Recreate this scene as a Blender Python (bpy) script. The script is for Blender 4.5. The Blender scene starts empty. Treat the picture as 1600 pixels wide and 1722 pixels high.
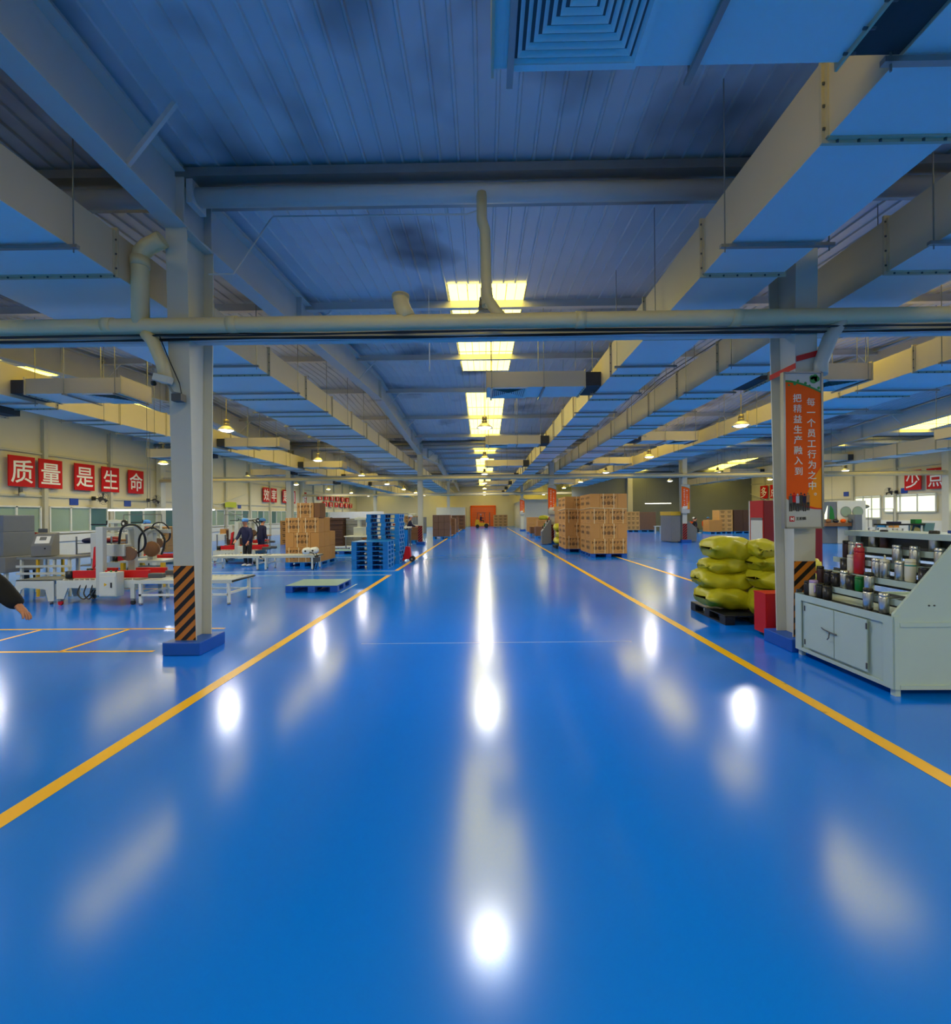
import bpy, bmesh, math, random
from math import radians as R, sin, cos, pi
from mathutils import Vector, Matrix
random.seed(7)
SC = bpy.context.scene
COL = SC.collection
# ------------------------------------------------------------------ camera, world, exposure
cam_d = bpy.data.cameras.new('camera'); cam = bpy.data.objects.new('camera', cam_d); COL.objects.link(cam)
cam_d.sensor_fit = 'HORIZONTAL'; cam_d.sensor_width = 36; cam_d.lens = 740/1600*36
cam_d.shift_x = -7/1600; cam_d.shift_y = 5/1600; cam_d.clip_end = 200; cam_d.clip_start = .05
cam.matrix_world = Matrix.Translation((0, 0, 1.75)) @ Matrix.Rotation(R(.62), 4, 'Z') @ Matrix.Rotation(R(90), 4, 'X') @ Matrix.Rotation(R(-.5), 4, 'Z')
SC.camera = cam
wd = bpy.data.worlds.new('world'); SC.world = wd; wd.use_nodes = True
wd.node_tree.nodes['Background'].inputs[0].default_value = (.6, .75, 1, 1)
wd.node_tree.nodes['Background'].inputs[1].default_value = .3
SC.view_settings.view_transform = 'Standard'; SC.view_settings.look = 'None'
SC.view_settings.gamma = 1; SC.view_settings.exposure = 0.6; SC.view_settings.use_curve_mapping = False
LAMP_W = 58.0          # watts per high-bay lamp
LAMP_COL = (.95, .97, 1.0)
SKY_E = 3.9           # skylight panel emission
SKY_COL = (1.0, .80, .12)
try:
    SC.cycles.max_bounces = 8; SC.cycles.diffuse_bounces = 5; SC.cycles.glossy_bounces = 4
    SC.cycles.use_denoising = True; SC.cycles.sample_clamp_indirect = 4; SC.cycles.caustics_reflective = False
    SC.cycles.caustics_refractive = False
except Exception: pass

# ------------------------------------------------------------------ materials
def lin(c):
    return tuple((x/255/12.92 if x/255 <= .04045 else ((x/255+.055)/1.055)**2.4) for x in c)
MATS = {}
def mat(name, rgb, rough=.5, metal=0., var=.06, scale=6., bump=0., emit=0., coat=0., spec=.5, alpha=1, stain=None):
    if name in MATS: return MATS[name]
    m = bpy.data.materials.new(name); m.use_nodes = True; nt = m.node_tree; b = nt.nodes['Principled BSDF']
    c = lin(rgb)
    b.inputs['Roughness'].default_value = rough; b.inputs['Metallic'].default_value = metal
    b.inputs['Specular IOR Level'].default_value = spec
    if coat: b.inputs['Coat Weight'].default_value = coat; b.inputs['Coat Roughness'].default_value = .12
    tc = nt.nodes.new('ShaderNodeTexCoord'); nz = nt.nodes.new('ShaderNodeTexNoise')
    nz.inputs['Scale'].default_value = scale; nz.inputs['Detail'].default_value = 4
    nt.links.new(tc.outputs['Object'], nz.inputs['Vector'])
    mx = nt.nodes.new('ShaderNodeMix'); mx.data_type = 'RGBA'
    mx.inputs['A'].default_value = (*[x*(1-var) for x in c], 1); mx.inputs['B'].default_value = (*[min(1, x*(1+var)) for x in c], 1)
    nt.links.new(nz.outputs['Fac'], mx.inputs['Factor'])
    src = mx.outputs['Result']
    if stain:
        n2 = nt.nodes.new('ShaderNodeTexNoise'); n2.inputs['Scale'].default_value = stain[1]; n2.inputs['Detail'].default_value = 3
        nt.links.new(tc.outputs['Object'], n2.inputs['Vector'])
        cr = nt.nodes.new('ShaderNodeMapRange'); cr.inputs['From Min'].default_value = stain[2]; cr.inputs['From Max'].default_value = stain[3]
        nt.links.new(n2.outputs['Fac'], cr.inputs['Value'])
        m3 = nt.nodes.new('ShaderNodeMix'); m3.data_type = 'RGBA'; nt.links.new(cr.outputs['Result'], m3.inputs['Factor'])
        nt.links.new(src, m3.inputs['A']); m3.inputs['B'].default_value = (*lin(stain[0]), 1); src = m3.outputs['Result']
    nt.links.new(src, b.inputs['Base Color'])
    if bump:
        bp = nt.nodes.new('ShaderNodeBump'); bp.inputs['Strength'].default_value = bump; bp.inputs['Distance'].default_value = .02
        nt.links.new(nz.outputs['Fac'], bp.inputs['Height']); nt.links.new(bp.outputs['Normal'], b.inputs['Normal'])
    if emit:
        b.inputs['Emission Color'].default_value = (*c, 1); b.inputs['Emission Strength'].default_value = emit
    MATS[name] = m; return m

M = dict(
    deck=mat('deck_steel', (204, 207, 209), .42, .1, .12, 1.1, stain=((96, 98, 102), .42, .56, .72)),
    steel=mat('painted_steel', (204, 202, 192), .5, 0, .07, 2.5),
    purlin=mat('purlin_paint', (206, 204, 196), .45, 0, .06, 3),
    col=mat('column_paint', (205, 203, 186), .5, 0, .05, 3),
    duct=mat('duct_side', (208, 192, 160), .5, 0, .06, 1.3),
    ductb=mat('duct_bottom', (226, 224, 216), .45, 0, .05, 1.3, stain=((225, 225, 220), 3.1, .68, .74)),
    flange=mat('duct_flange', (196, 182, 150), .5, 0, .12, 9),
    rubber=mat('black_rubber', (22, 22, 24), .7),
    canvas=mat('flexible_connector', (62, 62, 62), .85, 0, .15, 12),
    galv=mat('galvanised', (150, 150, 145), .35, .6, .1, 8),
    pvc=mat('pvc_pipe', (226, 208, 158), .4, 0, .08, 3),
    wall=mat('wall_panel', (214, 204, 172), .6, 0, .05, .9),
    wallpost=mat('wall_post', (196, 190, 165), .6),
    greywall=mat('grey_wall', (112, 114, 106), .7, 0, .06, 1),
    room=mat('room_panel', (196, 194, 180), .6),
    white=mat('white_paint', (226, 224, 212), .45),
    offwhite=mat('offwhite_steel', (205, 205, 190), .4, 0, .06, 5),
    mach=mat('machine_grey', (186, 188, 178), .4, 0, .06, 5),
    dgrey=mat('dark_grey', (78, 80, 82), .5), mgrey=mat('mid_grey', (120, 120, 118), .45),
    bgrey=mat('bluish_grey_paint', (112, 118, 126), .45),
    black=mat('black_plastic', (18, 18, 20), .4), blackcloth=mat('black_cloth', (14, 14, 17), .9, 0, .2, 30),
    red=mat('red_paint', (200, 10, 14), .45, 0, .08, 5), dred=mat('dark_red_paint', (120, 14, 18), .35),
    signred=mat('sign_red', (196, 12, 20), .6, spec=.25), stripered=mat('stripe_red', (170, 40, 32), .4),
    orange=mat('banner_orange', (242, 92, 4), .6, spec=.25), orange2=mat('banner_amber', (248, 150, 16), .6, spec=.25),
    hazo=mat('hazard_orange', (214, 124, 24), .4), hazk=mat('hazard_black', (26, 20, 16), .4),
    yellow=mat('line_yellow', (252, 188, 4), .35, 0, .1, 3, stain=((170, 130, 40), 5, .66, .76)),
    wline=mat('line_white', (190, 214, 232), .35), yel=mat('yellow_paint', (226, 176, 24), .4),
    blue=mat('pallet_blue', (14, 122, 200), .4, 0, .1, 5), bluec=mat('dark_pallet', (24, 26, 32), .5),
    plinth=mat('plinth_blue', (20, 84, 176), .4), palletop=mat('pallet_top', (120, 158, 170), .45, 0, .06, 5),
    shelf=mat('pale_green_steel', (186, 204, 192), .4, 0, .04, 4),
    steelss=mat('stainless', (215, 215, 212), .3, 1, .04, 9),
    carton=mat('carton', (192, 138, 76), .8, 0, .07, 3), carton2=mat('carton_brown', (126, 84, 52), .8, 0, .1, 3),
    carton3=mat('carton_pale', (206, 160, 98), .8, 0, .07, 3), ink=mat('carton_ink', (44, 28, 18), .7),
    strap=mat('strap_cream', (226, 206, 160), .5), wrap=mat('shrink_wrap', (118, 88, 70), .22, 0, .15, 7, bump=.4),
    darkcard=mat('dark_card', (72, 44, 30), .75, 0, .2, 12),
    sack=mat('woven_sack', (186, 178, 28), .38, 0, .16, 4, bump=.5), sackend=mat('woven_sack_end', (190, 184, 84), .4, 0, .12, 6, bump=.4),
    glass=mat('window_glass', (150, 170, 150), .12, 0, .2, .8), glassd=mat('window_glass_teal', (84, 118, 116), .1, 0, .2, .8),
    lit=mat('lit_window', (232, 236, 205), .4, 0, .15, 1.5, emit=.75),
    tube=mat('fluorescent', (255, 252, 240), .4, emit=3.5), lampd=mat('lamp_lens', (255, 246, 226), .4, emit=9),
    reflec=mat('lamp_reflector', (224, 218, 200), .35, .2), hous=mat('lamp_housing', (150, 136, 108), .4, .5),
    skin=mat('skin', (196, 132, 100), .55), navy=mat('navy_cloth', (24, 26, 66), .85, 0, .15, 20),
    cap=mat('cap_blue', (70, 130, 196), .8), capw=mat('cap_white', (214, 220, 232), .8), hair=mat('hair', (20, 14, 12), .6),
    wshirt=mat('pale_cloth', (180, 184, 200), .85), shoe=mat('shoe', (200, 200, 200), .6),
    paper=mat('paper_white', (240, 238, 230), .6), green=mat('leaf_green', (22, 132, 62), .5), gpanel=mat('poster_silver', (188, 190, 186), .4),
    doororange=mat('door_orange', (228, 100, 16), .45), sblue=mat('sign_blue', (34, 70, 160), .4), lime=mat('lime_sign', (190, 200, 40), .4),
    purple=mat('purple_cup', (176, 150, 200), .4), redcup=mat('red_cup', (196, 40, 50), .35), greencup=mat('green_cup', (16, 120, 50), .35),
    cream=mat('cream_cup', (226, 220, 196), .35), darkcup=mat('dark_cup', (40, 38, 40), .35), browncup=mat('brown_cup', (70, 44, 44), .35),
    teal=mat('teal_trim', (60, 160, 150), .4), wood=mat('chipboard', (168, 120, 76), .7),
)
# skylight: pale yellow translucent panel lit by the daylight above
m = bpy.data.materials.new('skylight_panel'); m.use_nodes = True; nt = m.node_tree; b = nt.nodes['Principled BSDF']
b.inputs['Base Color'].default_value = (.6, .55, .35, 1); b.inputs['Roughness'].default_value = .4
nz = nt.nodes.new('ShaderNodeTexNoise'); nz.inputs['Scale'].default_value = .9; nz.inputs['Detail'].default_value = 2
mr = nt.nodes.new('ShaderNodeMapRange'); mr.inputs['To Min'].default_value = SKY_E*.75; mr.inputs['To Max'].default_value = SKY_E*1.25
tc = nt.nodes.new('ShaderNodeTexCoord'); nt.links.new(tc.outputs['Object'], nz.inputs['Vector'])
nt.links.new(nz.outputs['Fac'], mr.inputs['Value']); nt.links.new(mr.outputs['Result'], b.inputs['Emission Strength'])
b.inputs['Emission Color'].default_value = (*SKY_COL, 1); M['sky'] = m
# glossy blue epoxy floor
m = bpy.data.materials.new('blue_epoxy'); m.use_nodes = True; nt = m.node_tree; b = nt.nodes['Principled BSDF']
tc = nt.nodes.new('ShaderNodeTexCoord')
n1 = nt.nodes.new('ShaderNodeTexNoise'); n1.inputs['Scale'].default_value = .35; n1.inputs['Detail'].default_value = 5
n2 = nt.nodes.new('ShaderNodeTexNoise'); n2.inputs['Scale'].default_value = .9; n2.inputs['Detail'].default_value = 1.5; n2.inputs['Roughness'].default_value = .7
n3 = nt.nodes.new('ShaderNodeTexNoise'); n3.inputs['Scale'].default_value = 1.1; n3.inputs['Detail'].default_value = 2
for n in (n1, n2, n3): nt.links.new(tc.outputs['Object'], n.inputs['Vector'])
mx = nt.nodes.new('ShaderNodeMix'); mx.data_type = 'RGBA'; mx.inputs['A'].default_value = (.0, .165, .80, 1); mx.inputs['B'].default_value = (.0, .215, .95, 1)
nt.links.new(n1.outputs['Fac'], mx.inputs['Factor']); nt.links.new(mx.outputs['Result'], b.inputs['Base Color'])
mr = nt.nodes.new('ShaderNodeMapRange'); mr.inputs['From Min'].default_value = .3; mr.inputs['From Max'].default_value = .7
mr.inputs['To Min'].default_value = .165; mr.inputs['To Max'].default_value = .175
nt.links.new(n2.outputs['Fac'], mr.inputs['Value']); nt.links.new(mr.outputs['Result'], b.inputs['Roughness'])
b.inputs['Specular IOR Level'].default_value = .75
bp = nt.nodes.new('ShaderNodeBump'); bp.inputs['Strength'].default_value = .012; bp.inputs['Distance'].default_value = .02
pass
M['floor'] = m

# ------------------------------------------------------------------ mesh helpers
class MB:
    def __init__(s): s.v = []; s.f = []; s.sm = []
    def add(s, vs, fs, sm=False, mtx=None):
        o = len(s.v); s.v += [tuple(mtx @ Vector(p)) if mtx else tuple(p) for p in vs]
        s.f += [tuple(i+o for i in f) for f in fs]; s.sm += [sm]*len(fs); return s
    def box(s, x0, x1, y0, y1, z0, z1, mtx=None):
        vs = [(x, y, z) for x in (x0, x1) for y in (y0, y1) for z in (z0, z1)]
        return s.add(vs, [(0, 1, 3, 2), (4, 6, 7, 5), (0, 4, 5, 1), (2, 3, 7, 6), (0, 2, 6, 4), (1, 5, 7, 3)], False, mtx)
    def prism(s, pts, a, b, axis='y', mtx=None):     # polygon extruded along an axis; pts in the other two axes
        n = len(pts)
        def P(p, t): return {'y': (p[0], t, p[1]), 'x': (t, p[0], p[1]), 'z': (p[0], p[1], t)}[axis]
        vs = [P(p, a) for p in pts]+[P(p, b) for p in pts]
        fs = [tuple(range(n)), tuple(range(2*n-1, n-1, -1))]+[(i, i+n, (i+1) % n+n, (i+1) % n) for i in range(n)]
        return s.add(vs, fs, False, mtx)
    def tube(s, pts, r, n=10, cap=True):
        pts = [Vector(p) for p in pts]; rs = r if isinstance(r, (list, tuple)) else [r]*len(pts)
        vs = []; up = None
        for i, p in enumerate(pts):
            d = (pts[min(i+1, len(pts)-1)]-pts[max(i-1, 0)]).normalized()
            if up is None:
                up = Vector((0, 0, 1)) if abs(d.z) < .9 else Vector((1, 0, 0))
            a = d.cross(up).normalized(); up = a.cross(d).normalized()
            for k in range(n):
                t = 2*pi*k/n; vs.append(p+(a*cos(t)+up*sin(t))*rs[i])
        fs = [(i*n+k, i*n+(k+1) % n, (i+1)*n+(k+1) % n, (i+1)*n+k) for i in range(len(pts)-1) for k in range(n)]
        s.add(vs, fs, n > 6)
        if cap:
            o = len(s.v)-len(vs); s.f += [tuple(o+k for k in range(n-1, -1, -1)), tuple(o+(len(pts)-1)*n+k for k in range(n))]; s.sm += [False]*2
        return s
    def lathe(s, prof, c=(0, 0, 0), n=20, axis='z', sm=True):
        vs = []
        for r, h in prof:
            for k in range(n):
                t = 2*pi*k/n; a, b_ = r*cos(t), r*sin(t)
                vs.append({'z': (c[0]+a, c[1]+b_, c[2]+h), 'x': (c[0]+h, c[1]+a, c[2]+b_), 'y': (c[0]+a, c[1]+h, c[2]-b_)}[axis])
        fs = [(i*n+k, i*n+(k+1) % n, (i+1)*n+(k+1) % n, (i+1)*n+k) for i in range(len(prof)-1) for k in range(n)]
        o = len(s.v); s.add(vs, fs, sm)
        s.f += [tuple(o+k for k in range(n-1, -1, -1)), tuple(o+(len(prof)-1)*n+k for k in range(n))]; s.sm += [False]*2
        return s
    def ell(s, c, rad, n=12, m=8, mtx=None):
        vs = [(c[0]+rad[0]*sin(pi*i/m)*cos(2*pi*k/n), c[1]+rad[1]*sin(pi*i/m)*sin(2*pi*k/n), c[2]+rad[2]*cos(pi*i/m)) for i in range(m+1) for k in range(n)]
        return s.add(vs, [(i*n+k, (i+1)*n+k, (i+1)*n+(k+1) % n, i*n+(k+1) % n) for i in range(m) for k in range(n)], True, mtx)
    def build(s, name, m, parent=None, bevel=0, loc=None, rot=None):
        me = bpy.data.meshes.new(name); me.from_pydata(s.v, [], s.f); me.validate(); me.update()
        for p, q in zip(me.polygons, s.sm): p.use_smooth = q
        bm = bmesh.new(); bm.from_mesh(me); bmesh.ops.recalc_face_normals(bm, faces=bm.faces); bm.to_mesh(me); bm.free()
        me.materials.append(M[m] if isinstance(m, str) else m)
        o = bpy.data.objects.new(name, me); COL.objects.link(o); o.parent = parent
        if loc: o.location = loc
        if rot: o.rotation_euler = rot
        if bevel:
            bv = o.modifiers.new('bevel', 'BEVEL'); bv.width = bevel; bv.segments = 2; bv.limit_method = 'ANGLE'
        return o
def smooth(pts, n=5):
    P = [Vector(p) for p in pts]; P = [P[0]]+P+[P[-1]]; out = []
    for i in range(1, len(P)-2):
        a, b_, c, d = P[i-1:i+3]
        for k_ in range(n):
            t = k_/n; out.append(.5*((2*b_)+(-a+c)*t+(2*a-5*b_+4*c-d)*t*t+(-a+3*b_-3*c+d)*t*t*t))
    return out+[P[-1]]
def tag(o, label=None, cat=None, group=None, kind=None):
    if label: o['label'] = label
    if cat: o['category'] = cat
    if group: o['group'] = group
    if kind: o['kind'] = kind
    return o
def thing(name, label, cat, loc=(0, 0, 0), rz=0, group=None):
    o = bpy.data.objects.new(name, None); COL.objects.link(o); o.location = loc; o.rotation_euler = (0, 0, rz); o.empty_display_size = .1
    return tag(o, label, cat, group)
def S(mb, name, m, label=None, bevel=0):
    return tag(mb.build(name, m, None, bevel), label or name.replace('_', ' '), 'building part', None, 'structure')
def copy_tree(o, parent=None):
    c = o.copy(); COL.objects.link(c); c.parent = parent
    for k in ('label', 'group', 'category', 'kind'):
        pass
    for ch in list(o.children): copy_tree(ch, c)
    return c
def dup(o, label, loc, rz=None, group=None):
    c = copy_tree(o); c.location = loc; c['label'] = label
    if rz is not None: c.rotation_euler = (0, 0, rz)
    if group: c['group'] = group
    return c
TXT = {}
def text_mesh(body, size, bold=0.):
    k = (body, size, bold)
    if k in TXT: return TXT[k]
    cu = bpy.data.curves.new('txt', 'FONT'); cu.body = body; cu.size = size; cu.offset = bold; cu.align_x = 'CENTER'; cu.align_y = 'CENTER'; cu.resolution_u = 3
    cu.extrude = .001
    o = bpy.data.objects.new('txt', cu); COL.objects.link(o); dg = bpy.context.evaluated_depsgraph_get()
    me = bpy.data.meshes.new_from_object(o.evaluated_get(dg)); bpy.data.objects.remove(o); me.materials.clear()
    if len(me.vertices):           # recentre on the glyph's own box
        xs = [v.co.x for v in me.vertices]; ys = [v.co.y for v in me.vertices]; cx = (min(xs)+max(xs))/2; cy = (min(ys)+max(ys))/2
        for v in me.vertices: v.co.x -= cx; v.co.y -= cy
    TXT[k] = me; return me
def text(body, size, m, parent, loc, rot, name='character', bold=0., sx=1., sy=1.):
    me = text_mesh(body, size, bold)
    if not me.materials: me.materials.append(M[m])
    o = bpy.data.objects.new(name, me); COL.objects.link(o); o.parent = parent; o.location = loc; o.rotation_euler = rot; o.scale = (sx, sy, 1); return o
ORD = ['first', 'second', 'third', 'fourth', 'fifth', 'sixth', 'seventh', 'eighth', 'ninth', 'tenth', 'eleventh', 'twelfth', 'thirteenth', 'fourteenth', 'fifteenth', 'sixteenth']

# ------------------------------------------------------------------ the hall
VAL = [-15.0, 5.8, 26.6, 47.4, 68.2]; ZV, ZR = 6.2, 6.88
XL, XR = -19.9, 27.9
def roofz(y):
    for v in VAL[:-1]:
        if v <= y <= v+20.8: return ZR-abs(y-(v+10.4))/10.4*(ZR-ZV)
    return ZV
CX = [-11.79, -3.87, 4.05, 11.97, 19.9]
S(MB().box(XL-.2, XR+.2, -15.2, 68.4, -.2, 0), 'floor', 'floor', 'glossy blue epoxy floor')
# corrugated deck
per = .235; mb = MB(); xs = []; x = XL-.1
while x < XR+.1: xs += [(x, 0), (x+.185, 0), (x+.198, -.024), (x+.222, -.024)]; x += per
for v in VAL[:-1]:
    n = len(xs)
    for (ya, za, yb, zb) in ((v, ZV, v+10.4, ZR), (v+10.4, ZR, v+20.8, ZV)):
        vs = [(p, ya, za+q) for p, q in xs]+[(p, yb, zb+q) for p, q in xs]
        mb.add(vs, [(i, i+1, i+1+n, i+n) for i in range(n-1)])
S(mb, 'ceiling', 'deck', 'ribbed steel roof deck')
# walls
S(MB().box(XL-.2, XL, -15, 68.2, 0, 7), 'wall_left', 'wall', 'cream panelled wall on the left')
S(MB().box(XR, XR+.2, -15, 68.2, 0, 7), 'wall_right', 'wall', 'cream panelled wall on the right')
S(MB().box(XL, XR, -15.2, -15, 0, 7), 'wall_back', 'wall', 'cream wall behind the camera')
S(MB().box(XL, XR, 68.2, 68.4, 0, 7), 'wall_front', 'wall', 'wall at the far end of the hall')
S(MB().box(9.2, XR, 46.2, 46.4, 0, 6.3), 'wall_partition', 'greywall', 'grey partition wall across the right bays')
for i, x in enumerate((14.9, 20.5)): S(MB().box(x, x+.5, 45.8, 46.2, 0, 6.3), 'trim_%d' % (i+40), 'wallpost', 'cream post on the grey partition wall')
# posts, girts on side walls
k = 0
for side, X, s in (('left', XL, 1), ('right', XR, -1)):
    for y in [a*3.47-11.6 for a in range(23)]:
        k += 1; S(MB().box(min(X, X+s*.16), max(X, X+s*.16), y-.09, y+.09, 0, 6.2), 'trim_%d' % k, 'wallpost', 'cream steel post on the %s wall' % side)
    for z in (2.72, 4.62):
        k += 1; S(MB().box(min(X, X+s*.07), max(X, X+s*.07), -15, 68, z, z+.09), 'trim_%d' % (k+50), 'wallpost', 'steel rail along the %s wall' % side)
# floor markings
def line(pts, w, m, lab):
    mb = MB()
    for (a, b_) in zip(pts[:-1], pts[1:]):
        a = Vector((*a, 0)); b_ = Vector((*b_, 0)); d = (b_-a).normalized(); nn = Vector((-d.y, d.x, 0))*w/2
        mb.add([a-nn+Vector((0, 0, .002)), a+nn+Vector((0, 0, .002)), b_+nn+Vector((0, 0, .002)), b_-nn+Vector((0, 0, .002))], [(0, 1, 2, 3)])
    return S(mb, 'floor_marking', m, lab)
line([(-2.82, -14), (-2.82, 12.9)], .13, 'yellow', 'yellow line along left side of the aisle')
line([(-2.82, 14.0), (-2.82, 60)], .13, 'yellow', 'yellow aisle line beyond the white crossing lines')
line([(3.0, -14), (3.0, 60)], .13, 'yellow', 'yellow line along right side of the aisle')
line([(5.35, 11.2), (5.35, 25)], .12, 'yellow', 'yellow line behind the sacks')
for y, x0, x1 in ((5.72, -12, -4.35), (6.88, -12, -4.1), (10.75, -9.4, -5.5)): line([(x0, y), (x1, y)], .06, 'yellow', 'thin yellow bay line')
for x in (-5.6, -7.0): line([(x, 5.72), (x, 6.88)], .06, 'yellow', 'thin yellow bay divider')
for y in (13.0, 13.9): line([(-14, y), (-2.76, y)], .07, 'wline', 'white crossing line')
line([(-14, 18.6), (-4.4, 18.6)], .06, 'wline', 'white bay line')
line([(-3.3, 10.0), (-3.3, 11.3)], .05, 'wline', 'white pallet bay line')
line([(-1.7, 6.0), (2.0, 6.05)], .012, 'wline', 'faint joint across the floor')

# columns, plinths
def column(x, y):
    c = thing('column', 'column', 'building part', (x, y, 0)); c['kind'] = 'structure'
    mb = MB()
    h = 5.42; b0, b1 = .16, .28; w = .135; t = .016
    for sgn in (-1, 1):
        mb.prism([(sgn*b0, 0), (sgn*b1, h), (sgn*(b1-t), h), (sgn*(b0-t), 0)], -w, w, 'x')
    mb.prism([(-b0+t, 0), (-b1+t, h), (b1-t, h), (b0-t, 0)], -.012, .012, 'x')
    mb.box(-w, w, -b1, b1, h-.02, h)
    mb.build('column_shaft', 'col', c)
    return c
def hazard(c, z0, z1, red):
    # panel on the face towards the camera, follows the column's slight taper
    m1, m2 = ('stripered', 'hazk') if red else ('hazo', 'hazk')
    yy = lambda z: -.16-.12*z/5.42-.004
    p = MB(); p.add([(-.135, yy(z0), z0), (.135, yy(z0), z0), (.135, yy(z1), z1), (-.135, yy(z1), z1)], [(0, 1, 2, 3)]); pan = p.build('hazard_panel', m1 if not red else 'paper' if False else m1, c)
    st = MB(); pitch = .155; w = .072; zc = z0-.3
    while zc < z1:
        poly = [(-.135, zc), (.135, zc+.27), (.135, zc+.27+w), (-.135, zc+w)]
        q = []
        def clip(poly, keep, inter):
            out = []
            for i in range(len(poly)):
                a, b_ = poly[i-1], poly[i]
                if keep(b_):
                    if not keep(a): out.append(inter(a, b_))
                    out.append(b_)
                elif keep(a): out.append(inter(a, b_))
            return out
        def at(zz): return lambda a, b_: (a[0]+(b_[0]-a[0])*(zz-a[1])/(b_[1]-a[1]), zz)
        q = clip(poly, lambda p_: p_[1] >= z0, at(z0)); q = clip(q, lambda p_: p_[1] <= z1, at(z1)) if q else q
        if len(q) > 2: st.add([(p_[0], yy(p_[1])-.003, p_[1]) for p_ in q], [tuple(range(len(q)))])
        zc += pitch
    st.build('hazard_stripe', m2, c)
for j, y in enumerate(VAL[1:-1]):
    for i, x in enumerate(CX):
        c = column(x, y)
        pl = MB().box(x-.23, x+.36 if x > 0 else x+.25, y-.27, y+.28, 0, .165)
        S(pl, 'column_base', 'plinth', 'blue concrete base under a column', .01)
        if j < 2: hazard(c, .17, 1.13, red=(j == 1))
        if x == 4.05 and j == 0:
            MB().add([(-.137, -.262, 3.63), (.137, -.262, 3.7), (.137, -.262, 3.77), (-.137, -.262, 3.7)], [(0, 1, 2, 3)]).build('red_band', 'red', c)
            MB().box(-.139, -.136, -.25, .25, 3.55, 3.62).build('red_band', 'red', c)
for y in VAL[1:-1]:
    for x in (XL+.2, XR-.2):
        S(MB().box(x-.14, x+.14, y-.2, y+.2, 0, 6.1), 'column', 'col', 'steel column against the side wall')

# roof frames along the hall
def rafter(x, v):
    mb = MB(); n = 16; prof = []
    for i in range(n+1):
        t = i/n; y = v+20.8*t; d = min(y-v, v+20.8-y)
        zb = 5.42+max(0, (d-.3))*.06 if d < 3 else 5.58+(d-3)*.064
        prof.append((y, zb, roofz(y)-.1))
    def strip(xa, xb, f0, f1):
        vs = []
        for p in prof:
            a, b_ = f0(p), f1(p); vs += [(xa, p[0], a), (xb, p[0], a), (xb, p[0], b_), (xa, p[0], b_)]
        fs = []
        for i in range(n):
            for k_ in range(4): fs.append((i*4+k_, i*4+(k_+1) % 4, (i+1)*4+(k_+1) % 4, (i+1)*4+k_))
        fs += [(3, 2, 1, 0), (n*4, n*4+1, n*4+2, n*4+3)]
        mb.add(vs, fs)
    strip(x-.008, x+.008, lambda p: p[1], lambda p: p[2])
    strip(x-.14, x+.14, lambda p: p[1]-.014, lambda p: p[1]+.002)
    strip(x-.14, x+.14, lambda p: p[2]-.012, lambda p: p[2])
    for yy in (v+.28, v+20.52, v+3.3, v+17.5, v+10.4):
        d = min(yy-v, v+20.8-yy); zb = 5.42+d*.055
        mb.box(x-.11, x+.11, yy-.008, yy+.008, zb, roofz(yy)-.1)
    S(mb, 'roof_beam', 'steel', 'tapered steel roof frame above the column line')
PUR = [3.8, 7.7, 11.6, 15.3, 18.9]
for v in VAL[:-1]:
    for x in CX: rafter(x, v)
    for d in (PUR if v > 0 else PUR[:-1]):
        y = v+d; z = roofz(y)
        S(MB().box(XL, XR, y-.03, y+.03, z-.19, z-.03).box(XL, XR, y-.06, y+.06, z-.2, z-.185), 'roof_purlin_beam', 'purlin', 'steel purlin across the hall')
        if v >= 5:
            mb = MB()
            for x in CX:
                for s in (-1, 1):
                    zb = 5.5+min(d, 20.8-d)*.06
                    mb.tube([(x+s*.05, y-.02, zb), (x+s*.62, y, z-.14)], .018, 5)
            S(mb, 'roof_brace_beam', 'purlin', 'diagonal fly braces at the purlin')
    if v == -15:
        mb = MB()
        for x in CX:
            for s in (-1, 1): mb.box(-.025, .025, -.02, .02, 0, .85, Matrix.Translation((x+s*.08, 4.65, 5.5)) @ Matrix.Rotation(s*R(39), 4, 'Y'))
        S(mb, 'roof_brace_beam', 'purlin', 'diagonal brace between roof frame and deck')
# valley gutters and tubes
for v in VAL[1:-1]:
    S(MB().box(XL, XR, v-.3, v+.35, 6.05, 6.16), 'roof_gutter_trim', 'galv', 'grey valley gutter')
    for a, b_ in zip([XL]+CX, CX+[XR]):
        S(MB().tube([(a+.2, v-.12, 5.9), (b_-.2, v-.12, 5.9)], .115, 16).box(a+.12, a+.2, v-.26, v+.02, 5.75, 6.05).box(b_-.2, b_-.12, v-.26, v+.02, 5.75, 6.05), 'strut_beam', 'purlin', 'round white strut under the valley gutter')
# tie beams at valley lines
for v in VAL[1:-1]:
    zb = 4.08 if v < 10 else 3.9
    S(MB().box(XL, XR, v-.1, v+.13, zb, zb+.012).box(XL, XR, v+.0, v+.012, zb, zb+.28).box(XL, XR, v-.1, v+.13, zb+.27, zb+.282), 'tie_beam', 'steel', 'steel tie beam between the columns')

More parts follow.
